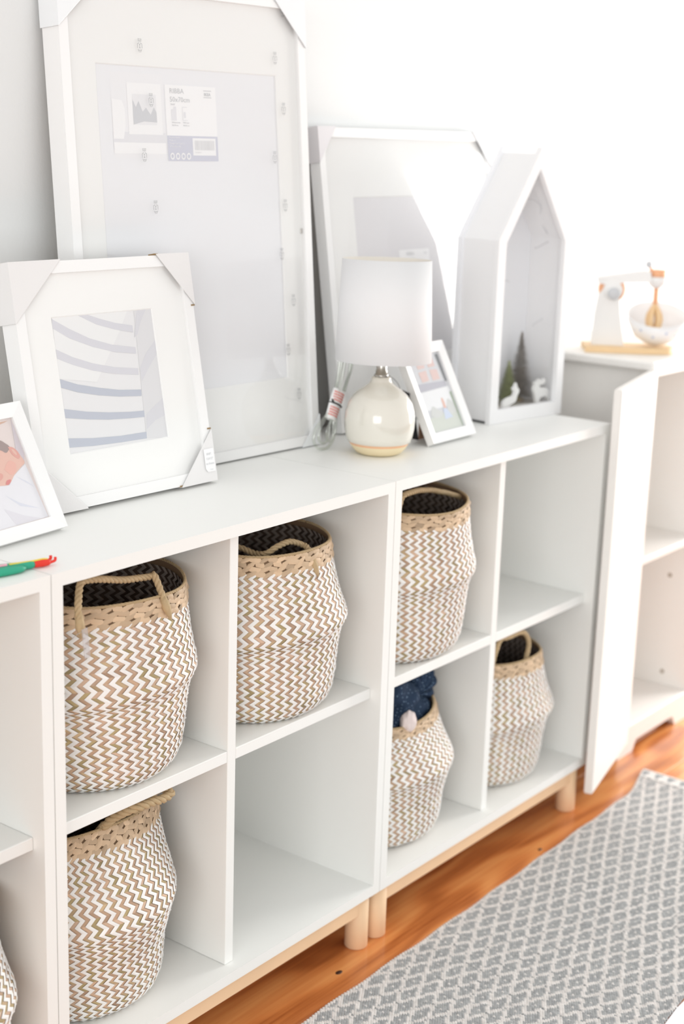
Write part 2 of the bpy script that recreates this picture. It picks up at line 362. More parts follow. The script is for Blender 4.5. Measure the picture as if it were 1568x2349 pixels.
    for hp in handles:
        V, F = rope_geo([(p[0]-cx, p[1]-cy, p[2]-z0) for p in hp], hr, 3, hr*5.8); mesh('handle', V, F, ROPE, t, True)
        for k, kk in ((0, 1), (-1, -2)):               # wrapped fixing at each end
            p = np.array(hp[k])-np.array((cx, cy, z0)); q = np.array(hp[kk])-np.array((cx, cy, z0)); dd = (p-q)/np.linalg.norm(p-q)
            V, F = tube_geo([p-dd*.014, p, p+dd*.010, p+dd*.018], [.005, .0062, .0042, .0012], 7); mesh('handle_knot', V, F, ROPE, t, True)
    return t
ZS = .4564+.0004; Z0 = T0+th+.0004
b1 = basket('large zigzag basket in the upper left cube, with a clear plastic strip tag', .190, .153, ZS, .1505, rimz=.86, ridge0=-.7, seed=3, twist=-.30, rimoff=(.008, -.005),
       handles=[[(.0591, .016, .7167), (.058, .018, .738), (.0726, .03, .7608), (.0838, .035, .7641), (.1007, .035, .7627), (.1345, .035, .7548), (.1653, .035, .7486), (.2011, .035, .745), (.2039, .032, .7475), (.2045, .026, .7385), (.2042, .016, .7197), (.2072, .012, .7063)]])
b2 = basket('round zigzag basket with a thin wavy rope handle, beside the large tagged one', .522, .147, ZS, .151, rimz=.78, ridge0=-.75, seed=5, twist=-.12, rimoff=(.0, -.01),
       handles=[[(.438, .115, .690), (.4442, .115, .7180), (.4586, .105, .7186), (.4673, .085, .7123), (.4696, .065, .7155), (.4822, .055, .7256), (.5062, .05, .7291), (.5309, .045, .7205), (.5275, .034, .7185), (.5215, .024, .7135), (.5200, .018, .7045), (.5209, .015, .6973)]])
b3 = basket('tall zigzag basket in the upper left cube of the right unit, handle standing up', .880, .142, ZS, .149, rimz=.84, ridge0=-.7, seed=8, twist=-.15, H=.272, sag=.008, rimoff=(-.012, -.02),
       handles=[[(.772, .050, .690), (.7640, .040, .7158), (.762, .034, .7479), (.7752, .032, .7595), (.8402, .04, .7538), (.914, .05, .7352), (.9783, .06, .7138), (.9950, .065, .7008), (.990, .065, .6837), (.9768, .06, .6762), (.9718, .052, .6552)]])
b4 = basket('zigzag basket at the lower left with its mouth pinched shut and handle flopped sideways', .170, .160, Z0, .141, rimz=.86, ridge0=-.7, seed=11, rimoff=(.006, -.045), rim_ax=(.86, .34), H=.276, wob=.02, twist=-.38, sag=.004,
       handles=[[(.150, .075, .392), (.1600, .055, .412), (.1700, .036, .4235), (.2, .030, .4246), (.2280, .030, .4228), (.2382, .033, .4250), (.2340, .042, .4300), (.2186, .050, .4285), (.1947, .060, .4262), (.1657, .068, .424), (.1298, .080, .4176)]], hr=.0052)
b5 = basket('slumped zigzag basket stuffed with blue fabric, lower cube of the right unit', .866, .155, Z0, .145, rimz=.80, ridge0=-.7, seed=13, rimoff=(-.012, -.035), rim_ax=(1.0, .62), sag=.040, H=.262, wob=.03, twist=-.32)
b6 = basket('zigzag basket in the lower right cube with its handle sticking straight up', 1.2100, .153, Z0, .147, rimz=.74, ridge0=-.7, seed=17, rimoff=(-.02, -.025), H=.258,
       handles=[[(1.1753, .026, .3235), (1.1773, .027, .3473), (1.1844, .03, .3671), (1.1932, .03, .3964), (1.1793, .03, .4215), (1.1578, .03, .430), (1.1164, .03, .431), (1.0850, .03, .4298), (1.0700, .035, .3769), (1.078, .052, .340)]])
b7 = basket('zigzag basket at the bottom left corner of the photo, only its bulging side visible', -.171, .110, Z0, .149, seed=19, ridge0=-.7, inner=False)
# clear strip tag tied to the first basket
CT = glass_mat('milky_plastic_tag', (.93, .92, .93), .5, 2.4)
o = box('plastic_strip_tag', (-.0050, -.0006, -.040), (.0050, .0006, 0), CT, b1, bevel=.0003); o.location = (.0571-.190, .0055-.153, .7150-ZS); o.rotation_euler = (0, R_(-6), 0)
V, F = tube_geo([(.0555-.190, .0065-.153, .712-ZS), (.050-.190, .009-.153, .709-ZS), (.044-.190, .014-.153, .703-ZS)], .0005, 5); mesh('tag_thread', V, F, CT, b1, True)

# blue fabric stuffed in the slumped basket
def crumple(name, label, c, rad, m, seed, cat, amp=.35, sub=5):
    rs = np.random.RandomState(seed); bm = bmesh.new(); bmesh.ops.create_icosphere(bm, subdivisions=sub, radius=1)
    dirs = rs.randn(9, 3); dirs /= np.linalg.norm(dirs, axis=1)[:, None]; fr = rs.uniform(2.2, 5.5, 9); ph = rs.rand(9)*6.28
    for v in bm.verts:
        p = np.array(v.co); k = 0
        for d_, f_, q in zip(dirs, fr, ph): k += 1-abs(math.sin(f_*(p@d_)+q+.6*math.sin(3*p[0]+2*p[2]+q)))*1.0
        k = k/9; s = 1+amp*(k-.45)*2.2
        v.co = Vector(p*s*np.array(rad))
    o = bm_obj(name, bm, m, None, True); o.location = c; return tag(o, label, cat)
def denim():
    m = mat('speckled_blue_cotton', (.032, .058, .11), .85, .2, bump=.4, bscale=300, tint=.4, tscale=18); nt = m.node_tree
    b = nt.nodes['Principled BSDF']; src = b.inputs['Base Color'].links[0].from_socket
    vo = nt.nodes.new('ShaderNodeTexVoronoi'); vo.inputs['Scale'].default_value = 190
    tc = nt.nodes.new('ShaderNodeTexCoord'); nt.links.new(tc.outputs['Object'], vo.inputs['Vector'])
    lt = nt.nodes.new('ShaderNodeMath'); lt.operation = 'LESS_THAN'; lt.inputs[1].default_value = .20; nt.links.new(vo.outputs['Distance'], lt.inputs[0])
    mx = nt.nodes.new('ShaderNodeMix'); mx.data_type = 'RGBA'; nt.links.new(lt.outputs[0], mx.inputs[0]); nt.links.new(src, mx.inputs[6]); mx.inputs[7].default_value = (.22, .32, .45, 1)
    nt.links.new(mx.outputs[2], b.inputs['Base Color']); return m
DEN = denim()
FB = crumple('fabric_bundle', 'crumpled dark blue speckled fabric spilling out of the slumped basket', (.872, .118, .350), (.088, .060, .060), DEN, 4, 'fabric', .42)
V, F = [], []
ctr = np.array((.925, .092, .370))-np.array((.872, .118, .350))
for i in range(19):
    a = i/18*math.pi*1.2-1.1; rr = .036+.006*math.sin(i*2.1)
    V += [tuple(ctr+np.array((-.012, .004*math.sin(i*1.7), -.008))), tuple(ctr+np.array((rr*.55*math.cos(a), -.010+.010*math.sin(i*1.9), rr*.6*math.sin(a)))), tuple(ctr+np.array((rr*1.35*math.cos(a), .012*math.sin(i*1.9+.7), rr*math.sin(a))))]
for i in range(18):
    for j in range(2): F.append((i*3+j, (i+1)*3+j, (i+1)*3+j+1, i*3+j+1))
o = mesh('ruffled_edge', V, F, DEN, FB, True); md = o.modifiers.new('s', 'SOLIDIFY'); md.thickness = .004; md = o.modifiers.new('b', 'SUBSURF'); md.levels = md.render_levels = 2
crumple('white_lace', 'small white and pink lacy cloth poking out below the blue fabric', (.838, .052, .343), (.017, .013, .020), mat('white_lace', (.76, .66, .64), .9, .2, bump=.5, bscale=200), 6, 'cloth', .16, 4)

# ------------------------------------------------------------------ picture frames
def text(name, s, x, z, size, m, parent, y=-.0004, sx=1.0, align='LEFT', bold=0):
    cu = bpy.data.curves.new(name, 'FONT'); cu.body = s; cu.size = size; cu.align_x = align; cu.extrude = .00003; cu.resolution_u = 2; cu.offset = bold
    tmp = bpy.data.objects.new(name, cu); COL.objects.link(tmp)
    dg = bpy.context.evaluated_depsgraph_get(); me = bpy.data.meshes.new_from_object(tmp.evaluated_get(dg)); bpy.data.objects.remove(tmp)
    o = link(name, me, m, parent); o.location = (x, y, z); o.rotation_euler = (R_(90), 0, 0); o.scale = (sx, 1, 1); return o
def poly(name, pts, m, parent, y, k=1.0):
    """flat print laid on a sheet; pts in the sheet's x,z; y = depth"""
    bm = bmesh.new(); vs = [bm.verts.new((p[0]*k, y, p[1]*k)) for p in pts]; f_ = bm.faces.new(vs); bm.normal_update()
    if f_.normal.y > 0: f_.normal_flip()
    bmesh.ops.triangulate(bm, faces=bm.faces)
    me = bpy.data.meshes.new(name); bm.to_mesh(me); bm.free(); return link(name, me, m, parent)
def flat_pane(name, x0_, z0_, x1_, z1_, y, m, t):
    return mesh(name, [(x0_, y, z0_), (x1_, y, z0_), (x1_, y, z1_), (x0_, y, z1_)], [(0, 1, 2, 3)], m, t)
def framed(name, label, loc, yaw_, tilt, W, H, D, bw, recess, m=FRAME, cat='picture frame', back=KRAFT, glass=GLASS, sheet=None, sheetm=MATB, bev=.0008, slope=0):
    t = thing(name, label, cat, loc); t.rotation_mode = 'XYZ'
    t.rotation_euler = (Matrix.Rotation(yaw_, 3, 'Z') @ Matrix.Rotation(-tilt, 3, 'X')).to_euler()
    # four mitred mouldings
    def rail(pts):
        bm = bmesh.new(); v0 = [bm.verts.new((p[0], 0, p[1])) for p in pts]; v1 = [bm.verts.new((p[0], D, p[1])) for p in pts]
        # inner edge slopes back a little
        bm.faces.new(v0); bm.faces.new(v1[::-1])
        for i in range(4): bm.faces.new((v0[i], v0[(i+1) % 4], v1[(i+1) % 4], v1[i]))
        if slope:
            v0[2].co.y += slope; v0[3].co.y += slope
        bm_obj('frame_side', bm, m, t, bevel=bev)
    b = bw
    rail([(0, 0), (W, 0), (W-b, b), (b, b)]); rail([(W, H), (0, H), (b, H-b), (W-b, H-b)])
    rail([(0, H), (0, 0), (b, b), (b, H-b)]); rail([(W, 0), (W, H), (W-b, H-b), (W-b, b)])
    box('backing_board', (b-.004, D-.005, b-.004), (W-b+.004, D-.0035, H-b+.004), back, t, bevel=0)
    flat_pane('glass_pane', b-.002, b-.002, W-b+.002, H-b+.002, recess, glass, t)
    return t
def mat_board(t, W, H, b, y, x0, z0, x1, z1, m=MATB):
    """passe-partout with a bevelled window"""
    bm = bmesh.new(); o_ = [(b-.003, b-.003), (W-b+.003, b-.003), (W-b+.003, H-b+.003), (b-.003, H-b+.003)]; i_ = [(x0, z0), (x1, z0), (x1, z1), (x0, z1)]
    j_ = [(x0+.0015, z0+.0015), (x1-.0015, z0+.0015), (x1-.0015, z1-.0015), (x0+.0015, z1-.0015)]
    vo = [bm.verts.new((p[0], y, p[1])) for p in o_]; vi = [bm.verts.new((p[0], y, p[1])) for p in i_]; vj = [bm.verts.new((p[0], y+.0015, p[1])) for p in j_]
    for k in range(4):
        k2 = (k+1) % 4; bm.faces.new((vo[k], vo[k2], vi[k2], vi[k])); bm.faces.new((vi[k], vi[k2], vj[k2], vj[k]))
    return bm_obj('mat_board', bm, m, t)

# --- tall frame in its film, leaning on the wall
k = .99407
W, H, D, bw = .5118, .7273, .0361, .0165
F1 = framed('picture_frame', 'largest white picture frame, wrapped in clear film, leaning on the wall at upper left', (.32262, .28098, .8010), -.0418, .085, W, H, D, bw, .0045)
mat_board(F1, W, H, bw, .0075, .0683*k, .119*k, .450*k, .611*k)
box('insert_sheet', (.06, .0092, .11), (.455, .0100, .615), PAPER, F1, bevel=0)
INS1 = mat('insert_print_light', (.87, .87, .89), .7, .2); INS2 = mat('insert_print_grey', (.82, .82, .85), .7, .2); INS3 = mat('insert_print_dark', (.66, .67, .70), .7, .2); INSW = mat('insert_print_white', (.94, .94, .95), .7, .2)
NAVY = mat('washed_navy_print', (.66, .67, .76), .7, .2)
q = .0091
room = poly('insert_picture', [(.0955, .478), (.200, .478), (.200, .600), (.0955, .600)], mat('insert_print_base', (.89, .89, .91), .7, .2), F1, q, k)
poly('printed_wall', [(.0955, .490), (.200, .489), (.200, .515), (.0955, .515)], INS2, room, -.0001+q, k)
poly('printed_shelf', [(.0965, .484), (.200, .484), (.200, .500), (.0965, .500)], INSW, room, -.0002+q, k)
poly('printed_chair', [(.0965, .505), (.116, .505), (.121, .525), (.121, .548), (.116, .560), (.0965, .562)], INSW, room, -.0002+q, k)
poly('printed_frame', [(.1270, .512), (.1950, .512), (.1950, .586), (.1270, .586)], INSW, room, -.0002+q, k)
poly('printed_photo', [(.1370, .5260), (.1840, .5260), (.1840, .5700), (.1370, .5700)], INS1, room, -.0003+q, k)
poly('printed_landscape', [(.1370, .5260), (.158, .531), (.1840, .530), (.1840, .5440), (.179, .552), (.172, .541), (.163, .551), (.156, .545), (.149, .560), (.143, .551), (.1370, .562)], INS3, room, -.0004+q, k)
lab = box('paper_label', (.2030*k, .0086, .4740*k), (.3102*k, .0090, .5860*k), mat('label_paper', (.95, .95, .96), .7, .2), F1, bevel=0)
poly('label_band', [(.2030, .4740), (.3102, .4740), (.3102, .5115), (.2030, .5115)], NAVY, lab, .0085, k)
poly('barcode_field', [(.2558, .4825), (.3055, .4825), (.3055, .5085), (.2558, .5085)], INSW, lab, .0084, k)
BARS = mat('barcode_grey', (.76, .76, .78), .7, .2)
V, F = [], []
x = .2600
while x < .3010:
    wd = random.choice((.0005, .0009, .0013)); n = len(V)
    V += [(x*k, .0083, .4905*k), ((x+wd)*k, .0083, .4905*k), ((x+wd)*k, .0083, .5050*k), (x*k, .0083, .5050*k)]; F.append((n, n+1, n+2, n+3)); x += wd+random.choice((.0005, .0008))
mesh('barcode', V, F, BARS, lab)
text('label_text', 'RIBBA', .2120*k, .5740*k, .0105, PALEINK, lab, .0084, 1.08)
text('label_text', '50x70cm', .2120*k, .5615*k, .0105, PALEINK, lab, .0084, 1.08)
text('label_text', '20x28"', .2130*k, .5565*k, .0035, PALEINK, lab, .0084)
text('label_text', 'IKEA', .2850*k, .5725*k, .0062, PALEINK, lab, .0084, 1.1, bold=.0002)
for yy in (.5695, .5795): poly('logo_bar', [(.2838, yy), (.3008, yy), (.3008, yy+.0010), (.2838, yy+.0010)], PALEINK, lab, .0084, k)
poly('pictogram', [(.2140, .5340), (.2245, .5340), (.2245, .5545), (.2190, .5545), (.2190, .5510), (.2140, .5500)], INS2, lab, .0084, k)
poly('pictogram', [(.2370, .5340), (.2475, .5340), (.2475, .5350), (.2380, .5350), (.2380, .5535), (.2475, .5535), (.2475, .5545), (.2370, .5545)], INS2, lab, .0084, k)
poly('pictogram', [(.2400, .5380), (.2440, .5380), (.2440, .5470), (.2400, .5470)], INS2, lab, .0084, k)
for x0, s in ((.2140, 'Without mat'), (.2375, 'With mat')): text('label_text', s, x0*k, .5300*k, .0033, PALEINK, lab, .0084)
for x0, s in ((.2140, '50x70 cm'), (.2375, '40x50 cm')): text('label_text', s, x0*k, .5258*k, .0033, PALEINK, lab, .0084)
for j, (s, ln) in enumerate((('Picture frame', 0), ('Made in', 0), ('Design and Quality', 0), ('of Sweden AB', 0))): text('label_text', s, .2065*k, (.5080-.0045*j)*k, .0034, INSW, lab, .0082, 1.2)
for j in range(4):
    cx_ = .2115+.0115*j; V, F = [], []
    for i in range(16):
        a = i/16*2*math.pi
        for rr in (.0026, .0045):
            V.append(((cx_+rr*math.cos(a))*k, .0082, (.4810+rr*1.15*math.sin(a))*k))
    for i in range(16): F.append((2*i, 2*i+1, (2*i+3) % 32, (2*i+2) % 32))
    mesh('label_symbol', V, F, INSW, lab)
text('label_text', '302.688.75', .2600*k, .4860*k, .0030, BARS, lab, .0082)
# shrink film over the whole frame, with its row of recycling marks
flat_pane('shrink_film', bw, bw, W-bw, H-bw, .0022, FILM, F1)
def mark_mesh():
    V, F = [], []
    def quad(a, b, w_=.0009):
        a = np.array(a); b = np.array(b); d = (b-a)/np.linalg.norm(b-a); n = np.array((-d[1], d[0]))*w_/2; i = len(V)
        for p in (a-n, b-n, b+n, a+n): V.append((p[0], 0, p[1]))
        F.append((i, i+1, i+2, i+3))
    L_ = [((-.0045, .0045), (-.0045, -.0020)), ((.0045, .0045), (.0045, -.0020)), ((-.0045, .0045), (-.001, .0060)), ((.0045, .0045), (.001, .0060)), ((-.0040, -.0035), (-.0008, -.0080)), ((.0040, -.0035), (.0008, -.0080)),
          ((-.0030, .0095), (-.0030, .0125)), ((-.0010, .0095), (-.0010, .0125)), ((.0012, .0095), (.0012, .0125)), ((.0032, .0095), (.0032, .0125)), ((-.0035, .0085), (.0035, .0085)), ((0, -.0015), (0, .0035)), ((-.0015, .0035), (.0015, .0035)), ((-.0015, -.0015), (.0015, -.0015)), ((-.0020, -.0050), (.0020, -.0050))]
    for a, b in L_: quad(a, b)
    me = bpy.data.meshes.new('recycling_mark'); me.from_pydata(V, [], F); me.materials.append(GREYINK); return me
MK = mark_mesh()
for (x, z) in [(.1514, .6368), (.1678, .5596), (.1483, .4796), (.1652, .4034), (.4658, .7096), (.4435, .6349), (.4594, .5561), (.4336, .4787), (.454, .4015), (.4407, .3231), (.465, .2456), (.447, .1646), (.4697, .0879)]:
    o = bpy.data.objects.new('recycling_mark', MK); COL.objects.link(o); o.parent = F1; o.location = (x*k, .0019, z*k); o.scale = (.95, 1, .95)
def corner(t, pts, W, H, D, m=CARD, kr=True, name='corner_protector', th_=.0012):
    """card corner: folded triangle over the face, wrapped down both outer sides. pts = 3 points, corner first"""
    c, a, b = [np.array(p, float) for p in pts]
    bm = bmesh.new(); y0 = -.0016; y1 = D+.0016
    f0 = [bm.verts.new((p[0], y0, p[1])) for p in (c, a, b)]; f1 = [bm.verts.new((p[0], y1, p[1])) for p in (c, a, b)]
    bm.faces.new(f0); bm.faces.new(f1[::-1])
    bm.faces.new((f0[0], f0[1], f1[1], f1[0])); bm.faces.new((f0[2], f0[0], f1[0], f1[2]))
    bmesh.ops.recalc_face_normals(bm, faces=bm.faces)
    o = bm_obj(name, bm, m, t); md = o.modifiers.new('s', 'SOLIDIFY'); md.thickness = th_; md.offset = 1
    return o
PLC = mat('white_plastic_corner', (.84, .86, .88), .35, .4)
e = .0008
corner(F1, [(-e, H+e), (.085, H+e), (-e, H-.075)], W, H, D, PLC); corner(F1, [(W+e, H+e), (W+e, H-.075), (W-.075, H+e)], W, H, D, PLC)
corner(F1, [(W+e, -e), (W-.045, -e), (W+e, .050)], W, H, D, PLC)
box('frame_clip', (W-bw-.004, .006, .355), (W-bw+.0002, .012, .363), STEEL, F1, bevel=.0004)

# --- square frame with card corners in front of it
k = .9888; W, H, D, bw = .3319, .3400, .0300, .0165
F2 = framed('picture_frame', 'white square picture frame with curved stripe art and cardboard corner protectors', (.16293, .19856, .8037), -.0294, .1938, W, H, D, bw, .0035)
mat_board(F2, W, H, bw, .0060, .0655*k, .0755*k, .2560*k, .2680*k)
art = box('art_print', (.060*k, .0077, .070*k), (.262*k, .0083, .275*k), mat('art_pale_grey', (.82, .82, .835), .7, .2), F2, bevel=0)
A1 = mat('art_lavender', (.69, .69, .74), .7, .2); A2 = mat('art_blue_grey', (.53, .56, .64), .7, .2); A3 = mat('art_light', (.86, .865, .87), .7, .2); A4 = mat('art_grey', (.745, .745, .765), .7, .2); A5 = mat('art_mid', (.70, .70, .74), .7, .2)
yy = .00745
poly('art_light_field', [(.0675, .2655), (.0683, .2678), (.2085, .2678), (.1879, .2388), (.1608, .2052), (.1326, .1711), (.0662, .1822)], A3, art, yy, k)
poly('art_side_field', [(.2206, .2678), (.256, .2678), (.256, .0756), (.2125, .08)], A4, art, yy, k)
for c in ([(.13, .2677), (.1531, .2598), (.1812, .2517), (.2143, .2454), (.214, .2354), (.1795, .2422), (.1459, .2521), (.1142, .2672)],
          [(.0675, .2655), (.0966, .2493), (.1308, .2334), (.1697, .2212), (.2146, .2135), (.2142, .2044), (.1737, .2103), (.1344, .2209), (.0942, .2364), (.0665, .2527)],
          [(.0673, .2235), (.0951, .2101), (.1302, .198), (.1697, .1886), (.2142, .1827), (.2135, .1734), (.1681, .1794), (.1283, .1878), (.0932, .1994), (.0672, .2105)]):
    poly('art_stripe', c, A1, art, yy-.0001, k)
for c in ([(.0668, .1821), (.0966, .1716), (.1354, .1626), (.1727, .1556), (.2147, .1515), (.2136, .1422), (.171, .1461), (.1335, .1521), (.0947, .1608), (.0663, .1705)],
          [(.0662, .1404), (.1066, .1318), (.1464, .126), (.1878, .1219), (.2146, .1205), (.2142, .1114), (.1861, .1127), (.1446, .1158), (.1047, .1212), (.0667, .1277)],
          [(.0665, .099), (.1112, .0935), (.1638, .0899), (.2136, .0893), (.2128, .0797), (.1621, .0806), (.1092, .0826), (.067, .086)]):
    poly('art_stripe', c, A2, art, yy-.0001, k)
for c in ([(.2264, .2665), (.2452, .2676), (.231, .2491), (.2216, .2316), (.2147, .2276)], [(.256, .2218), (.256, .201), (.2359, .1822), (.2184, .1633), (.2171, .1818), (.2335, .2032)], [(.2557, .135), (.256, .1092), (.2341, .1038), (.2148, .0924), (.2189, .1149), (.2383, .1265)]):
    poly('art_arc', c, A5, art, yy-.0001, k)
corner(F2, [(-e, H+e), (.088, H+e), (-e, H-.080)], W, H, D); corner(F2, [(W+e, H+e), (W+e, H-.075), (W-.064, H+e)], W, H, D)
cp = corner(F2, [(W+e, -e), (W-.073, -e), (W+e, .076)], W, H, D); corner(F2, [(-e, -e), (-e, .075), (.077, -e)], W, H, D)
for (x, z) in ((W-.064, H+.0014), (W-.002, H-.0765), (W-.002, .0775), (W-.073, .0002)):
    box('cardboard_edge', (x-.003, -.0012, z-.0010), (x+.004, .012, z+.0012), KRAFT, F2, bevel=.0002)
st = prism('size_sticker', [(W-.0215, .018), (W-.0175, .013), (W-.0010, .013), (W-.0010, .048), (W-.0215, .048)], 'y', -.0034, -.0031, mat('sticker_paper', (.87, .87, .88), .5, .3), F2)
for j, s in enumerate(('8X8",', '12X12"', 'to frame')): text('sticker_text', s, W-.0113, .0385-.0072*j, .0048, PALEINK, st, -.0036, 1, 'CENTER')
text('sticker_text', '2 mats', W-.0095, .0158, .0022, PALEINK, st, -.0036, 1, 'CENTER')

# --- second large frame behind the lamp
W, H, D, bw = .5468, .5322, .0222, .0165
F3 = framed('picture_frame', 'white square-format large frame leaning on the wall behind the lamp and the house box', (.9273, .2822, .8011), 0, .1429, W, H, D, bw, .004)
mat_board(F3, W, H, bw, .0065, .094, .115, .447, .413)
box('insert_sheet', (.085, .0082, .105), (.455, .0090, .42), mat('insert_grey', (.80, .79, .81), .7, .2), F3, bevel=0)
l3 = box('paper_label', (.223, .0076, .235), (.320, .0080, .314), INSW, F3, bevel=0)
text('label_text', 'RIBBA', .245, .303, .009, PALEINK, l3, .0074, 1.05); text('label_text', '50x50cm', .245, .292, .009, PALEINK, l3, .0074, 1.05); text('label_text', 'IKEA', .302, .304, .005, PALEINK, l3, .0074)
flat_pane('shrink_film', bw, bw, W-bw, H-bw, .0018, FILM, F3)
PC2 = mat('greyish_plastic_corner', (.74, .72, .74), .4, .4)
corner(F3, [(-e, H+e), (.050, H+e), (-e, H-.060)], W, H, D, PC2); corner(F3, [(W+e, H+e), (W+e, H-.07), (W-.060, H+e)], W, H, D, PLC)

# --- baby photo frame, far left
def easel(t, W, H, D):
    o = box('easel_leg', (W/2-.018, 0, -.1), (W/2+.018, .003, 0), KRAFT, t, bevel=.0005); return o
k = .9867; W, H, D, bw = .148, .1776, .0148, .0188
F4 = framed('photo_frame', 'small white photo frame with a sleeping baby photo, at the left edge', (.00187, .12036, .8047), .1026, .4764, W, H, D, bw, .0060, bev=.0015, slope=.004)
SK = mat('photo_skin', (.78, .50, .42), .6, .2); SK2 = mat('photo_skin_pink', (.74, .38, .33), .6, .2); HR = mat('photo_hair', (.36, .28, .27), .6, .2)
ph = box('photo_print', (bw-.002, .0078, bw-.002), (W-bw+.002, .0084, H-bw+.002), mat('photo_beige', (.77, .68, .66), .6, .2), F4, bevel=0)
y_ = .0077
def sm(pts, n=5):
    P = np.array(pts+pts[:1], float); return [tuple(p) for p in catmull(P, n)[:-1]]
poly('photo_cloth', [(.020, .020), (.020, .078), (.0664, .0765), (.0836, .0735), (.0984, .0847), (.1247, .0966), (.1300, .0203)], mat('photo_cloth', (.80, .79, .83), .6, .2), ph, y_-.0001, k)
poly('photo_fold', [(.0702, .062), (.0899, .0480), (.1202, .0342), (.0891, .0435)], mat('photo_fold', (.70, .71, .79), .6, .2), ph, y_-.0002, k)
poly('photo_fold', [(.0600, .045), (.0899, .0300), (.1152, .0212), (.0700, .0212)], mat('photo_fold_b', (.74, .72, .77), .6, .2), ph, y_-.0002, k)
poly('photo_fold', [(.1007, .0831), (.116, .0732), (.125, .064), (.1149, .0711)], MATS['photo_fold'], ph, y_-.0002, k)
poly('photo_corner', [(.060, .158), (.123, .158), (.116, .1563), (.100, .1540), (.075, .1500), (.060, .1500)], mat('photo_brown', (.66, .44, .34), .6, .2), ph, y_-.0001, k)
poly('photo_head', sm([(.040, .076), (.040, .112), (.070, .127), (.0960, .1280), (.1087, .1236), (.1151, .1208), (.119, .1148), (.1225, .1077), (.1245, .0983), (.1133, .0927), (.0984, .0847), (.0836, .0745), (.0664, .0755)]), SK, ph, y_-.0003, k)
poly('photo_hair', sm([(.040, .118), (.040, .142), (.070, .1440), (.0958, .1346), (.1027, .1299), (.1087, .1236), (.1036, .1180), (.0980, .1165), (.0893, .1216), (.065, .124)]), HR, ph, y_-.0004, k)
poly('photo_ear', sm([(.1056, .1235), (.1136, .1215), (.1193, .1153), (.1205, .1080), (.1170, .1050), (.1122, .1080), (.1078, .1135)]), SK2, ph, y_-.0005, k)
poly('photo_ear', sm([(.1096, .1195), (.1136, .1185), (.1163, .1133), (.1150, .1100), (.1110, .1145)]), SK, ph, y_-.0006, k)
poly('photo_nose', sm([(.0746, .092), (.0789, .0901), (.0785, .0861), (.0729, .0825), (.0690, .084)]), SK2, ph, y_-.0005, k)
poly('photo_mouth', sm([(.078, .0755), (.082, .0800), (.0887, .0807), (.089, .0783), (.0832, .0745)]), mat('photo_lips', (.70, .25, .24), .6, .2), ph, y_-.0005, k)
poly('photo_cheek', sm([(.085, .095), (.098, .105), (.108, .100), (.104, .090), (.094, .086)]), mat('photo_cheek', (.80, .46, .39), .6, .2), ph, y_-.0004, k)
poly('photo_shade', [(.1180, .118), (.1293, .1599), (.1300, .1100), (.1240, .098), (.1225, .108)], mat('photo_lilac', (.66, .60, .64), .6, .2), ph, y_-.0002, k)
# easel back leg, hinged high on the back
def strut(t, W, H, D, tilt, yb):
    # from the back board down to the worktop, in frame space
    L = H*.62; a = math.atan2(yb, 1)
    zt = H*.62; yt = D+.001
    # world drop: local point (x,y,z) height = z*cos(tilt) - y*sin(tilt); solve y at z such that height=-(lift)
    lift = D*math.sin(tilt)
    z_b = .020; y_b = (z_b*math.cos(tilt)+lift-.0012)/math.sin(tilt)
    V = []
    for (x0, x1, y_, z_) in ((W*.36, W*.64, yt, zt), (W*.26, W*.74, y_b, z_b)): V += [(x0, y_, z_), (x1, y_, z_), (x1, y_+.0025, z_+.0005), (x0, y_+.0025, z_+.0005)]
    F = [(0, 1, 2, 3), (7, 6, 5, 4), (0, 4, 5, 1), (1, 5, 6, 2), (2, 6, 7, 3), (3, 7, 4, 0)]
    return mesh('easel_back', V, F, mat('brown_felt_board', (.30, .18, .12), .9, .1), t)
strut(F4, W, H, D, .4764, .1)

# --- small photo frame right of the lamp
W, H, D, bw = .1381, .1790, .0148, .0180
F5 = framed('photo_frame', 'small white photo frame showing a figure in a blue dress, right of the lamp', (.9566, .1048, .8047), .0246, .4762, W, H, D, bw, .0055, bev=.0015, slope=.003)
ph = box('photo_print', (bw-.002, .0073, bw-.002), (W-bw+.002, .0079, H-bw+.002), mat('photo_grey', (.66, .67, .70), .6, .2), F5, bevel=0)
y_ = .0072; G = mat('photo_grass', (.64, .67, .62), .6, .2)
poly('photo_snow', [(.020, .060), (.120, .062), (.118, .097), (.020, .094)], mat('photo_snow', (.84, .85, .87), .6, .2), ph, y_-.0001, k)
poly('photo_grass', [(.0195, .0200), (.1195, .0200), (.1195, .058), (.060, .050), (.0195, .0450)], G, ph, y_-.0002, k)
poly('photo_bush', sm([(.030, .050), (.045, .066), (.060, .058), (.070, .050), (.05, .044)]), mat('photo_bush', (.66, .67, .66), .6, .2), ph, y_-.0003, k)
poly('photo_bush', sm([(.085, .050), (.098, .074), (.112, .066), (.116, .052), (.10, .046)]), MATS['photo_bush'], ph, y_-.0003, k)
poly('photo_house', [(.024, .110), (.112, .108), (.112, .098), (.024, .095)], mat('photo_roof', (.50, .50, .56), .6, .2), ph, y_-.0002, k)
BR = mat('photo_brick', (.74, .57, .54), .6, .2)
poly('photo_brick', [(.0400, .1308), (.0652, .1324), (.0640, .1130), (.0420, .1118)], BR, ph, y_-.0002, k); poly('photo_brick', [(.0761, .1328), (.1000, .1317), (.0996, .1127), (.0761, .1121)], BR, ph, y_-.0002, k)
poly('photo_brick', [(.0420, .1560), (.0652, .1560), (.0652, .1374), (.0420, .1364)], BR, ph, y_-.0002, k); poly('photo_brick', [(.0761, .1560), (.0980, .1560), (.0980, .1377), (.0761, .1371)], BR, ph, y_-.0002, k)
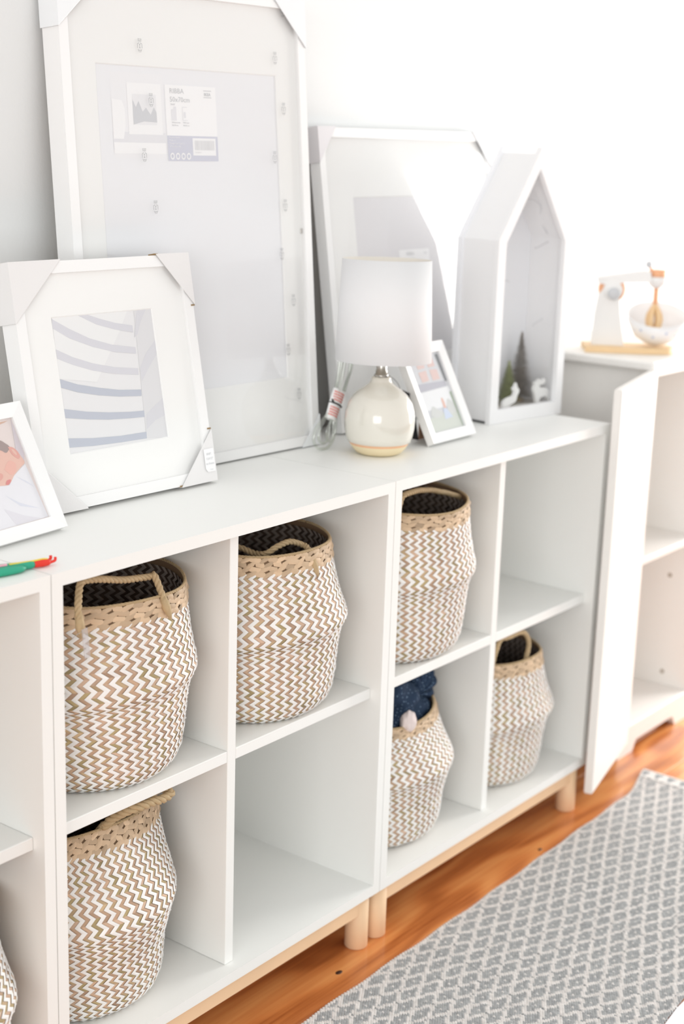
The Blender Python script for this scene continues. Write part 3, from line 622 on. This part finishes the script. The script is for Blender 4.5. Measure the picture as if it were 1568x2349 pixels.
poly('photo_trunk', [(.1093, .1590), (.1195, .1590), (.1195, .1069), (.1121, .1069)], mat('photo_dark', (.25, .26, .27), .6, .2), ph, y_-.0002, k)
poly('photo_hedge', [(.1130, .085), (.1195, .088), (.1195, .0210), (.1165, .0210)], mat('photo_green', (.38, .46, .34), .6, .2), ph, y_-.0003, k)
poly('photo_figure', sm([(.0780, .0577), (.0850, .0565), (.0868, .068), (.0845, .078), (.0800, .076), (.079, .066)]), SK, ph, y_-.0003, k)
poly('photo_dress', [(.0756, .0597), (.0863, .0583), (.0967, .0404), (.0705, .0386)], mat('photo_blue', (.62, .69, .83), .6, .2), ph, y_-.0004, k)
strut(F5, W, H, D, .4762, .1)

# ------------------------------------------------------------------ table lamp, its cord and tag
lx, ly = .853, .1475
LP = thing('table_lamp', 'small table lamp with cream ceramic base, orange band and white drum shade', 'lamp', (lx, ly, TOP+.0003))
CER = mat('cream_glaze', (.77, .74, .665), .16, .6, coat=.6, tint=.02); CERB = mat('buff_clay', (.86, .74, .50), .55, .3); CERO = mat('orange_band', (.86, .50, .30), .4, .4)
lathe('ceramic_foot', [(0, 0), (.033, 0), (.0385, .003), (.0455, .0105), (.0490, .0165)], CERB, LP, 64)
lathe('orange_band', [(.0490, .0165), (.0506, .0190), (.0516, .0208)], CERO, LP, 64)
lathe('ceramic_body', [(.0521, .0208), (.0542, .0218), (.0566, .031), (.0588, .045), (.0592, .058), (.0577, .072), (.0532, .086), (.0455, .0985), (.0350, .1080), (.0256, .1140), (.0192, .1190), (.0165, .1245), (.0160, .1285), (.0140, .1300), (0, .1300)], CER, LP, 64)
lathe('neck_fitting', [(.0100, .1295), (.0118, .1300), (.0118, .1335), (.0098, .1345), (.0096, .1400), (.0088, .1410), (.0088, .165), (.011, .166), (.011, .200), (0, .201)], STEEL, LP, 32)
SHD = mat('white_linen_shade', (.81, .81, .82), .8, .2, bump=.15, bscale=900, sub=0)
SHI = mat('shade_lining_edge', (.84, .80, .74), .8, .2)
sh = lathe('lamp_shade', [(.0802, .1555), (.0806, .1556), (.0738, .3225), (.0734, .3225)], SHD, LP, 72)
shi = lathe('shade_lining', [(.0734, .3224), (.0726, .3210), (.0794, .1570), (.0802, .1556)], SHI, LP, 72)
sp = merge([tube_geo([(0.0105, 0, .190), (.072, 0, .196)], .0012, 6), tube_geo([(-.005, .009, .190), (-.036, .0624, .196)], .0012, 6), tube_geo([(-.005, -.009, .190), (-.036, -.0624, .196)], .0012, 6)])
spo = mesh('shade_spider', sp[0], sp[1], STEEL, LP, True)
# shade sits a little askew
for o in (sh, shi, spo):
    o.location = (0.003, 0, 0); o.rotation_euler = (R_(-.9), R_(1.5), 0)
cb = thing('cord_bundle', 'bundled clear lamp cord with red and white warning label and black twist tie', 'cord', (.80, .226, TOP))
def cp_(pts): return [(p[0]-.80, (p[2] if len(p) > 2 else .226)-.226, p[1]-TOP) for p in pts]
CR = .0024
loops = [[(.824, .868), (.802, .853), (.782, .838), (.7755, .820), (.783, .8065), (.799, .8003), (.816, .8018), (.828, .812), (.8335, .828), (.8345, .850), (.838, .870)],
         [(.822, .866, .230), (.808, .848, .230), (.797, .834, .230), (.793, .820, .230), (.800, .811, .230), (.811, .8085, .230), (.820, .817, .230), (.824, .838, .230), (.829, .860, .230)],
         [(.828, .866, .221), (.815, .848, .221), (.804, .833, .221), (.805, .818, .221), (.815, .8125, .221), (.821, .822, .221), (.822, .845, .221), (.832, .866, .221)],
         [(.828, .892), (.834, .910), (.838, .930), (.842, .962), (.850, .985), (.862, .985), (.872, .962), (.872, .935), (.864, .912), (.853, .890)],
         [(.835, .892, .231), (.845, .914, .231), (.851, .935, .231), (.856, .965, .231), (.866, .978, .231), (.880, .955, .231), (.880, .930, .231), (.868, .908, .231), (.856, .890, .231)],
         [(.832, .892, .221), (.840, .912, .221), (.845, .932, .221), (.850, .955, .221), (.858, .970, .221), (.863, .950, .221), (.861, .925, .221), (.850, .894, .221)]]
for c in loops: tube('cord_loop', cp_(c), CR, CLEAR, cb, 8, 6)
# label sleeve: flattened tube wrapped round the strands
ax0 = np.array((.0185, 0, .0505)); ax1 = np.array((.0412, 0, .0985))
V, F = [], []
dx = (ax1-ax0)/np.linalg.norm(ax1-ax0); sd = np.array((dx[2], 0, -dx[0]))
for i in range(9):
    c0 = ax0+(ax1-ax0)*i/8; wd = .0125+.0022*(i/8)-.0006*math.sin(i)
    for j in range(20):
        a = 2*math.pi*j/20; V.append(c0+sd*wd*math.cos(a)+np.array((0, 1, 0))*.0078*math.sin(a))
for i in range(8):
    for j in range(20): F.append((i*20+j, i*20+(j+1) % 20, (i+1)*20+(j+1) % 20, (i+1)*20+j))
sl = mesh('warning_label', V, F, mat('label_white', (.87, .86, .86), .5, .3), cb, True); md = sl.modifiers.new('s', 'SOLIDIFY'); md.thickness = .0004
RED = mat('red_label_ink', (.80, .22, .18), .6, .2); V, F = [], []
rs = np.random.RandomState(3)
for line in range(10):
    tt = .14+line*.083
    if .47 < tt < .56: continue
    j = -8.6
    while j < 8.4:
        wj = rs.uniform(.5, 1.6); n = len(V)
        for (jj, dt) in ((j, -.024), (j+wj, -.024), (j+wj, .024), (j, .024)):
            a = -math.pi/2+jj/9*1.35; c0 = ax0+(ax1-ax0)*(tt+dt); wd = .0125+.0022*tt+.0002
            V.append(c0+sd*wd*math.cos(a)+np.array((0, 1, 0))*(.0078+.0004)*math.sin(a))
        F.append((n, n+1, n+2, n+3)); j += wj+rs.uniform(.25, .5)
mesh('red_print', V, F, RED, sl)
c0 = ax0+(ax1-ax0)*.52; V = [c0+sd*.0146*math.cos(a)*(1+.1*math.cos(a))+np.array((0, 1, 0))*.0092*math.sin(a)-dx*.0000 for a in np.linspace(0, 2*math.pi, 28)]
V2, F2_ = tube_geo(V, .0014, 6); tw = mesh('twist_tie', V2, F2_, BLACK, cb, True)
V2, F2_ = tube_geo([c0-sd*.013+np.array((0, -.006, 0)), c0-sd*.018+np.array((0, -.008, .002)), c0-sd*.021+np.array((0, -.008, .0035))], [.0016, .0020, .0008], 6); mesh('twisted_end', V2, F2_, BLACK, tw, True)
ht = thing('hang_tag', 'black card hang tag on a thin string, hanging behind the lamp base', 'tag', (lx, ly, TOP))
prism('tag_card', [(.9278-lx, .8964-TOP), (.9630-lx, .8830-TOP), (.9881-lx, .7985-TOP), (.9681-lx, .804-TOP), (.9350-lx, .845-TOP)], 'y', .012, .0126, BLACK, ht, bevel=0)
V, F = tube_geo(catmull([(-.012, -.004, .1312), (.0, -.0125, .1312), (.012, -.004, .1312), (.030, .001, .126), (.055, .006, .113), (.0735, .012, .0985)], 6), .0005, 5); mesh('tag_string', V, F, BLACK, ht, True)

# ------------------------------------------------------------------ house shaped display box
hx, hy, hyaw = 1.206, .1518, -.1417
HB = thing('house_display_box', 'tall white house shaped shadow box with a glass front, at the end of the shelf', 'display box', (hx, hy, TOP+.0003), (0, 0, hyaw))
W, Hs, Ha, Dp = .2145, .3405, .5066, .1014
HW = mat('house_white_paint', (.85, .85, .86), .5, .35)
outer = [(0, 0), (W, 0), (W, Hs), (W/2, Ha), (0, Hs)]; inn = [(.022, .026), (W-.020, .026), (W-.020, .335), (W/2, .468), (.022, .335)]
def ring(name, o_, i_, y0, y1, m, par):
    bm = bmesh.new(); n = len(o_); A = [[bm.verts.new((p[0], y, p[1])) for p in q_] for q_ in (o_, i_) for y in (y0, y1)]
    o0, o1, i0, i1 = A
    for j in range(n):
        j2 = (j+1) % n
        for f_ in ((o0[j], o0[j2], i0[j2], i0[j]), (o1[j2], o1[j], i1[j], i1[j2]), (o0[j2], o0[j], o1[j], o1[j2]), (i0[j], i0[j2], i1[j2], i1[j])): bm.faces.new(f_)
    return bm_obj(name, bm, m, par, bevel=.0008, seg=1)
ring('front_frame', outer, inn, 0, .011, HW, HB)
def inset(d): return [(d, d*.6), (W-d, d*.6), (W-d, Hs-d*.2), (W/2, Ha-d*1.9), (d, Hs-d*.2)]
ring('box_shell', inset(.006), inset(.012), .011, Dp-.011, HW, HB)
prism('back_panel', outer, 'y', Dp-.011, Dp, mat('house_back_grey', (.88, .89, .92), .6, .3), HB, bevel=.0008)
mesh('glass_front', [(p[0], .0090, p[1]) for p in inset(.013)], [(0, 1, 2, 3, 4)], GLASS, HB)
box('black_strip', (.004, .014, 0), (.012, Dp-.016, .0030), BLACK, HB, bevel=0)  # thin black strip in the gap under the left side of the shell
box('snow_floor', (.013, .0112, .0085), (W-.013, Dp-.0115, .021), mat('fake_snow', (.80, .76, .71), .9, .2, bump=.8, bscale=300, tint=.1, tscale=60), HB, bevel=.002)
Hm = Matrix.Translation((hx, hy, TOP+.0003)) @ Matrix.Rotation(hyaw, 4, 'Z')
def place(o, x, y, z):
    o.matrix_world = Hm @ Matrix.Translation((x, y, z)); return o
DW = mat('white_felt_deer', (.88, .88, .87), .8, .2)
def deer(pts, label, ox, yy):
    P = sm(pts, 3); cx_ = np.mean([p[0] for p in P]); z_ = min(p[1] for p in P)
    o = prism('deer_figurine', [(p[0]-cx_, p[1]-z_) for p in P], 'y', -.003, .003, DW, None, bevel=.0006)
    place(o, ox, yy, .0212); tag(o, label, 'figurine', 'white deer in the house box')
deer([(.1653, .0212), (.1604, .0384), (.1546, .0491), (.1584, .059), (.156, .063), (.1659, .0647), (.1694, .0695), (.1779, .0649), (.1875, .0692), (.1902, .0625), (.1846, .0579), (.1727, .0564), (.1773, .0509), (.1956, .0492), (.2048, .0393), (.2082, .026), (.2024, .0227), (.1953, .0324), (.1811, .0325), (.1754, .0292), (.1761, .0214), (.1723, .0202)],
     'white standing deer figurine at the right inside the house box, head to the left', .174, .022)
deer([(.0751, .0189), (.0748, .0315), (.0858, .038), (.1029, .0414), (.1062, .0486), (.1017, .0554), (.1071, .0599), (.1104, .0659), (.1144, .0567), (.1195, .0524), (.1193, .0461), (.1147, .0402), (.1117, .0304), (.1024, .0262), (.0911, .0223), (.0857, .0188)],
     'white reclining deer figurine at the left inside the house box, beside the green tree', .088, .022)
def brush_tree(label, x, y, h, rb, colr, seed):
    rs = np.random.RandomState(seed); V, F, = [], []
    t = thing('bottle_brush_tree', label, 'tree figurine'); place(t, x, y, .0212)
    n = 2600
    for i in range(n):
        z = .012+(h-.012)*(i/n); rr = rb*(1-(i/n))**.9+.002; a = rs.rand()*6.28; c, s = math.cos(a), math.sin(a); i0 = len(V); wv = .0013
        V += [(-s*wv, c*wv, z), (s*wv, -c*wv, z), (rr*c, rr*s, z+.004*rs.randn()-rr*.15)]; F.append((i0, i0+1, i0+2))
    stuff(mesh('bristles', V, F, mat('bristle_'+label.split()[0], colr, .8, .2), t))
    lathe('trunk', [(0, 0), (.010, 0), (.010, .006), (.002, .007), (.0012, h), (0, h)], mat('tree_base', (.35, .25, .15), .7), t, 12)
brush_tree('olive green frosted bottle brush tree at the left inside the house box', .112, .052, .080, .024, (.42, .46, .22), 2)
brush_tree('grey brown taller bottle brush tree in the middle of the house box', .158, .062, .132, .034, (.36, .32, .28), 5)
TWG = mat('pale_wire', (.70, .70, .72), .5)
sn_ = merge([tube_geo(catmull([(p[0], .045+.01*math.sin(i*2), p[1]) for i, p in enumerate(c)], 5), .0009, 5) for c in ([(.195, .345), (.182, .372), (.160, .398), (.140, .410), (.125, .408)], [(.198, .330), (.175, .318), (.150, .322)], [(.026, .262), (.045, .255), (.070, .262), (.085, .258)], [(.196, .182), (.180, .170), (.160, .172)])])
snow = mesh('hanging_wire_twigs', sn_[0], sn_[1], TWG, HB, True)

# ------------------------------------------------------------------ cream cabinet with open door at the far right
x0, x1, yf, yb, zb, zt = 1.665, 2.020, .060, .372, .052, .8650
CB = thing('small_cabinet', 'cream white cupboard with its door standing open, beyond the shelf units', 'cabinet', (x0, yf, 0))
def L3(a, b): return (a[0]-x0, a[1]-yf, a[2]), (b[0]-x0, b[1]-yf, b[2])
def cbx(n, a, b, m=VINT, bev=.0012, par=CB): a, b = L3(a, b); return box(n, a, b, m, par, bevel=bev)
cbx('side_panel', (x0, yf, zb), (x0+.016, yb, zt)); cbx('side_panel', (x1-.016, yf, zb), (x1, yb, zt))
cbx('top_slab', (x0-.020, yf-.020, zt), (x1+.020, yb+.006, zt+.020), bev=.004)
cbx('bottom_board', (x0+.016, yf+.001, zb), (x1-.016, yb-.008, zb+.016)); cbx('back_board', (x0+.016, yb-.008, zb+.016), (x1-.016, yb-.002, zt))
cbx('shelf', (x0+.016, yf+.012, .4310), (x1-.016, yb-.008, .4460)); cbx('top_rail', (x0+.016, yf+.001, zt-.018), (x1-.016, yf+.016, zt))
pl_ = [(0, 0), (.070, 0), (.076, .006), (.080, .016), (.088, .024), (x1-x0-.088, .024), (x1-x0-.080, .016), (x1-x0-.076, .006), (x1-x0-.070, 0), (x1-x0, 0), (x1-x0, zb), (0, zb)]
prism('plinth', pl_, 'y', .001, .018, VINT, CB, bevel=.001)
prism('side_plinth', [(.018, 0), (.085, 0), (.095, .024), (.235, .024), (.245, 0), (.305, 0), (.305, zb), (.018, zb)], 'x', .001, .016, VINT, CB, bevel=.001)
prism('side_plinth', [(.018, 0), (.085, 0), (.095, .024), (.235, .024), (.245, 0), (.305, 0), (.305, zb), (.018, zb)], 'x', x1-x0-.016, x1-x0-.001, VINT, CB, bevel=.001)
HOLE = mat('brass_socket', (.35, .29, .22), .5, .4, metal=.4)
for (y, z) in ((.1296, .3385), (.1284, .1000), (.2354, .0900)):
    o = lathe('shelf_pin_hole', [(0, .0012), (.0035, .0012), (.0048, .0006), (.0048, 0)], HOLE, CB, 16); o.location = (x1-.016-x0, y-yf, z); o.rotation_euler = (0, R_(-90), 0)
dw, da = .300, R_(193.8)
DR = bpy.data.objects.new('door', None)
def door():
    bm = bmesh.new(); bmesh.ops.create_cube(bm, size=1)
    for v in bm.verts: v.co = Vector((dw/2+v.co.x*dw, .0085+v.co.y*.017, .048+.410+v.co.z*.820))
    o = bm_obj('door', bm, VINT, CB, bevel=.002); return o
bpy.data.objects.remove(DR)
dr = door(); dr.location = (-.003, -.004, 0); dr.rotation_euler = (0, 0, da)
BRZ = mat('dark_bronze_hinge', (.20, .13, .09), .45, .5, metal=.6)
for z in (.155, .755):
    h_ = lathe('hinge', [(0, 0), (.0042, 0), (.0042, .058), (0, .058)], BRZ, CB, 14); h_.location = (-.0015, -.003, z-.03)
    cbx('hinge_leaf', (x0+.001, yf-.0015, z-.026), (x0+.014, yf-.0002, z+.026), BRZ, .0003)
for z in (.44, .40): 
    o = lathe('screw_dimple', [(0, .0004), (.003, .0004), (.0035, 0)], PALEINK, dr, 12); o.location = (dw-.025, 0, z+.08); o.rotation_euler = (R_(90), 0, 0)

# ------------------------------------------------------------------ wooden toy mixer on the cabinet
ang = math.atan2(-.1542, .1045)
MX = thing('toy_mixer', 'white and orange wooden toy stand mixer on the cream cabinet', 'toy', (1.6832, .2195, zt+.0204), (0, 0, ang))
TW = mat('toy_white', (.86, .85, .84), .45, .4); TO = mat('toy_orange', (.86, .45, .25), .45, .4); TN = mat('toy_beech', (.86, .62, .36), .5, .35, tint=.1, tscale=30); TG = mat('toy_grey', (.60, .61, .63), .45, .4)
prism('base_board', sm([(0, -.012), (0, .062), (.010, .070), (.150, .070), (.180, .055), (.186, .029), (.180, .0), (.150, -.014), (.010, -.014)], 3), 'z', 0, .0125, TN, MX, bevel=.0015)
prism('pillar', [(.0134, .0125), (.0176, .083), (.0235, .1238), (.0300, .131), (.058, .131), (.0639, .119), (.0690, .080), (.0735, .0567), (.0812, .0125)], 'y', .016, .048, TW, MX, bevel=.002)
prism('arm', [(.0181, .1549), (.1142, .1719), (.1270, .1700), (.1300, .1485), (.0733, .1455), (.0400, .1400), (.0201, .1424)], 'y', .0145, .0495, TW, MX, bevel=.003)
def cyl(n, c, rad, ln, axis, m, par, seg=28):
    o = lathe(n, [(0, 0), (rad-.001, 0), (rad, .001), (rad, ln-.001), (rad-.001, ln), (0, ln)], m, par, seg); o.location = c
    if axis == 'y': o.rotation_euler = (R_(-90), 0, 0)
    return o
cyl('pivot_disc', (.049, .0185, .1300), .0275, .027, 'y', TO, MX); cyl('pivot_cheek', (.050, .013, .1290), .0205, .038, 'y', TW, MX)
cyl('grey_knob', (.052, .004, .1225), .0130, .010, 'y', TG, MX)
cyl('orange_cap', (.1440, .032, .1595), .0165, .0145, 'z', TO, MX)
lathe('mixer_head', [(0, .1360), (.010, .1362), (.0170, .1440), (.0200, .1530), (.0200, .1594), (0, .1594)], TW, MX, 28, (.143, .032))
cyl('lever_stem', (.1285, .032, .1600), .0030, .018, 'z', TO, MX, 12)
lathe('grey_ball', [(0, .1765), (.0045, .1780), (.0072, .1825), (.0072, .1868), (.0045, .1910), (0, .1925)], TG, MX, 20, (.1235, .032))
cyl('shaft', (.1430, .032, .1020), .0055, .035, 'z', TO, MX, 20)
for a in (0, 60, 120):
    P = [(.0030, .1040), (.0090, .0950), (.0165, .0800), (.0185, .0680), (.0160, .0540), (.0090, .0440), (0, .0405), (-.0090, .0440), (-.0160, .0540), (-.0185, .0680), (-.0165, .0800), (-.0090, .0950), (-.0030, .1040)]
    c, s = math.cos(R_(a)), math.sin(R_(a)); pts = []
    V, F = [], []
    for (px, pz) in P:
        for dy in (-.0035, .0035):
            for kk in (1.0, .62):
                x_ = px*kk; z_ = .070+(pz-.070)*(1 if kk == 1 else .72); V.append((.1430+x_*c-dy*s, .032+x_*s+dy*c, z_))
    n = len(P)
    for i in range(n-1):
        a_, b_ = i*4, (i+1)*4
        F += [(a_, b_, b_+1, a_+1), (a_+2, a_+3, b_+3, b_+2), (a_, a_+2, b_+2, b_), (a_+1, b_+1, b_+3, a_+3)]
    mesh('whisk_blade', V, F, TN, MX)
bowl = thing('toy_bowl', 'white toy mixing bowl with faint blue dots, tipped under the toy mixer whisk', 'bowl', (1.6832+.150*math.cos(ang)-.052*math.sin(ang), .2195+.150*math.sin(ang)+.052*math.cos(ang), zt+.0204+.0128+.0105), (Matrix.Rotation(ang, 3, 'Z') @ Matrix.Rotation(R_(20), 3, 'X')).to_euler())
lathe('bowl_body', [(0, 0), (.024, 0), (.030, .002), (.048, .016), (.060, .040), (.064, .060), (.0615, .060), (.057, .040), (.045, .018), (.026, .006), (0, .006)], mat('bowl_white', (.93, .93, .94), .3, .5), bowl, 48)
DOT = mat('pale_blue_dot', (.55, .62, .80), .5, .3)
for i in range(14):
    a = i/14*2*math.pi; o = lathe('blue_dot', [(0, .0006), (.0028, .0004), (.0032, 0)], DOT, bowl, 12); z = .046 if i % 2 else .034; rr = .0622 if i % 2 else .0572
    o.location = (rr*math.cos(a), rr*math.sin(a), z); o.rotation_euler = Vector((math.cos(a), math.sin(a), -.3)).to_track_quat('Z', 'Y').to_euler()

# ------------------------------------------------------------------ painted toy lying at the corner of the left units
TY = thing('bendy_toy', 'green toy with yellow stripe and red clawed tip, on the seam of the shelf tops', 'toy', (0, .03, TOP))
GR = mat('toy_green', (.03, .36, .22), .45, .4); YE = mat('toy_yellow', (.80, .62, .08), .45, .4); RD = mat('toy_red', (.75, .035, .02), .45, .4); PK = mat('toy_pink', (.85, .40, .50), .45, .4)
def tt(name, P, rad, m, sq=1): return tube(name, [(a, b-.03, c) for a, b, c in P], rad, m, TY, 12, 0)
P = catmull([(-.075, .050, .0063), (-.040, .0445, .0063), (-.012, .038, .0058), (.003, .0345, .0055)], 6)
tt('green_body', P, np.interp(np.linspace(0, 1, len(P)), [0, .3, .6, .9, 1], [.0058, .0060, .0052, .0052, .0042]), GR)
P = catmull([(-.075, .039, .0055), (-.050, .036, .0055), (-.026, .0315, .0052), (-.013, .030, .0050)], 6)
tt('green_arm', P, np.interp(np.linspace(0, 1, len(P)), [0, .5, .85, 1], [.0052, .0054, .0040, .0015]), GR)
P = catmull([(.003, .0345, .0055), (.012, .0325, .0055), (.020, .0305, .0052), (.025, .029, .005)], 5)
tt('red_tip', P, np.interp(np.linspace(0, 1, len(P)), [0, .4, .8, 1], [.0045, .0052, .0042, .0022]), RD)
tt('red_claw', catmull([(.022, .031, .006), (.028, .0325, .008), (.0285, .033, .0115)], 4), .0019, RD); tt('red_claw', catmull([(.023, .028, .005), (.0305, .0275, .006), (.0325, .029, .0095)], 4), .0018, RD)
tt('yellow_stripe', catmull([(-.030, .0400, .0108), (-.012, .0368, .0100), (.002, .0338, .0098), (.014, .0312, .0102), (.021, .0302, .0090)], 5), .0013, YE)
tt('pink_stripe', catmull([(-.075, .046, .0112), (-.055, .044, .0112), (-.033, .0405, .0108)], 5), .0016, PK)

# ------------------------------------------------------------------ woven runner rug
RG = thing('runner_rug', 'grey and white diamond pattern woven runner rug on the wooden floor', 'rug', (.9, -.28, 0))
def edge_y(x): return -.0535+.010*np.clip((x-.9)/.6, 0, 1)+.034*np.clip((x-1.50)/.15, 0, 1)**1.4+.0015*np.sin(x*40)
def near_y(x): return -.468-.04*np.clip((.9-x)/.5, 0, 1)
XE = 1.645
def rugx(y): return XE-.012*np.sin((y+.05)*9)
rx = np.linspace(.05, XE, 90); top_, bot_ = [], []
for x in rx: top_.append((x-.9, edge_y(x)+.28)); bot_.append((x-.9, near_y(x)+.28))
prism('rug_backing', [(p[0], float(p[1])) for p in bot_]+[(p[0], float(p[1])) for p in top_[::-1]], 'z', .0004, .0040, mat('rug_backing', (.62, .60, .58), .95, .1), RG)
rs = np.random.RandomState(2)
sx, sy = .0034, .0046
ix = np.arange(.12, XE-.030, sx); V, Q, C_ = [], [], []
gx, gy = np.meshgrid(ix, np.arange(0, 96), indexing='ij'); gx = gx.ravel(); gy = gy.ravel()
col_i = np.round((gx-.12)/sx).astype(int)
yt = edge_y(gx); yy = yt-.002-gy*sy-(col_i % 2)*sy*.5
kmask = yy > near_y(gx); gx, yy, gy = gx[kmask], yy[kmask], gy[kmask]
# diamond lattice: cell half widths .034 x .0153
wavy = .0020*np.sin(gx*9)+.0012*np.sin(yy*25)
a_ = (gx-.9454)/.034; b_ = (yy+.0723+wavy)/.0153
p_ = (a_+b_)/2; q_ = (a_-b_)/2
dp = np.abs(p_-np.round(p_)); dq = np.abs(q_-np.round(q_)); m_ = np.maximum(dp, dq)          # 0 centre .. .5 line
line = m_ > .372; dot = m_ < .06; node = (dp > .455) & (dq > .455)
greyc = np.array([[.50, .51, .515], [.55, .56, .56], [.45, .46, .47]])[rs.randint(0, 3, len(gx))]
whitec = np.array([.90, .865, .84])[None]*(1+.04*rs.randn(len(gx)))[:, None]
cc = np.where((line | dot)[:, None], whitec, greyc); cc = np.where(node[:, None], greyc*.8, cc); cc = np.where((gy < 1)[:, None], whitec, cc)
cc = cc*(1+.05*rs.randn(len(gx)))[:, None]
nu, nv = 3, 4
au = np.linspace(-.56, .56, nu)*sx; av = np.linspace(-.62, .62, nv)*sy
hu = np.array([0, 1, 0]); hv = np.array([.1, 1, 1, .1])
n = len(gx)
X = gx[:, None, None]+au[None, :, None]+(av*.22)[None, None, :]; Y = yy[:, None, None]+av[None, None, :]+0*X
Z = .0042+.0022*hu[None, :, None]*hv[None, None, :]*(1+.2*rs.randn(n)[:, None, None])+0*X
V = np.stack([X-.9, Y+.28, Z], -1).reshape(-1, 3); g = np.arange(12).reshape(3, 4)
q4 = np.stack([g[:-1, :-1].ravel(), g[1:, :-1].ravel(), g[1:, 1:].ravel(), g[:-1, 1:].ravel()], 1); Q = (q4[None]+(np.arange(n)*12)[:, None, None]).reshape(-1, 4)
RUGM = mat('rug_yarn', (.7, .7, .7), .9, .12, attr='tone', tint=.1, tscale=120)
stuff(attr_mesh('woven_stitches', V, Q, np.repeat(cc, 12, axis=0), RUGM, RG))
# turned end hem with triangles
hx0, hx1 = XE-.032, XE; ys = np.arange(-.50, -.006, .0032); V, Q, C_ = [], [], []
for i, y in enumerate(ys):
    for j, x in enumerate(np.arange(hx0, hx1, .0062)):
        tri = abs(((y+.0095) % .0290)-.0145)/.0145; fx = (x-hx0)/.032
        c = np.array([.36, .37, .38]) if (tri < .62*fx+.12 and .12 < fx < .80) else np.array([.78, .755, .73])
        c = c*(1+.06*rs.randn()); i0 = len(V)
        if y > float(edge_y(x))-.001: continue
        for dx_ in (-.0036, 0, .0036):
            for dy_, hz in ((-.0018, 0), (0, 1), (.0018, 0)): V.append((x+.0031+dx_-.9, y+dy_+.28, .0070+.0020*hz*(1 if dx_ == 0 else .3))); C_.append(c)
        gg = np.arange(9).reshape(3, 3)+i0
        for a in range(2):
            for b in range(2): Q.append((gg[a, b], gg[a+1, b], gg[a+1, b+1], gg[a, b+1]))
stuff(attr_mesh('end_hem', V, Q, C_, RUGM, RG))
hb = prism('hem_fold', [(hx0-.9, -.47+.28), (hx1-.9, -.47+.28), (hx1-.9, float(edge_y(hx1))+.28), (hx0-.9, float(edge_y(hx0))+.28)], 'z', .0040, .0071, MATS['rug_backing'], RG, bevel=.001)
# pale sheet lying beyond the near edge of the rug
P = []
o = prism('floor_sheet', [(-.2, -1.4), (2.2, -1.4), (2.2, -.472), (1.2, -.471), (.85, -.474), (.5, -.51), (-.2, -.52)], 'z', .0004, .0040, mat('pale_blue_white_cloth', (.84, .86, .90), .85, .2, bump=.2, bscale=30), None, bevel=.001)
tag(o, 'pale bluish white sheet on the floor past the near edge of the rug', 'sheet')
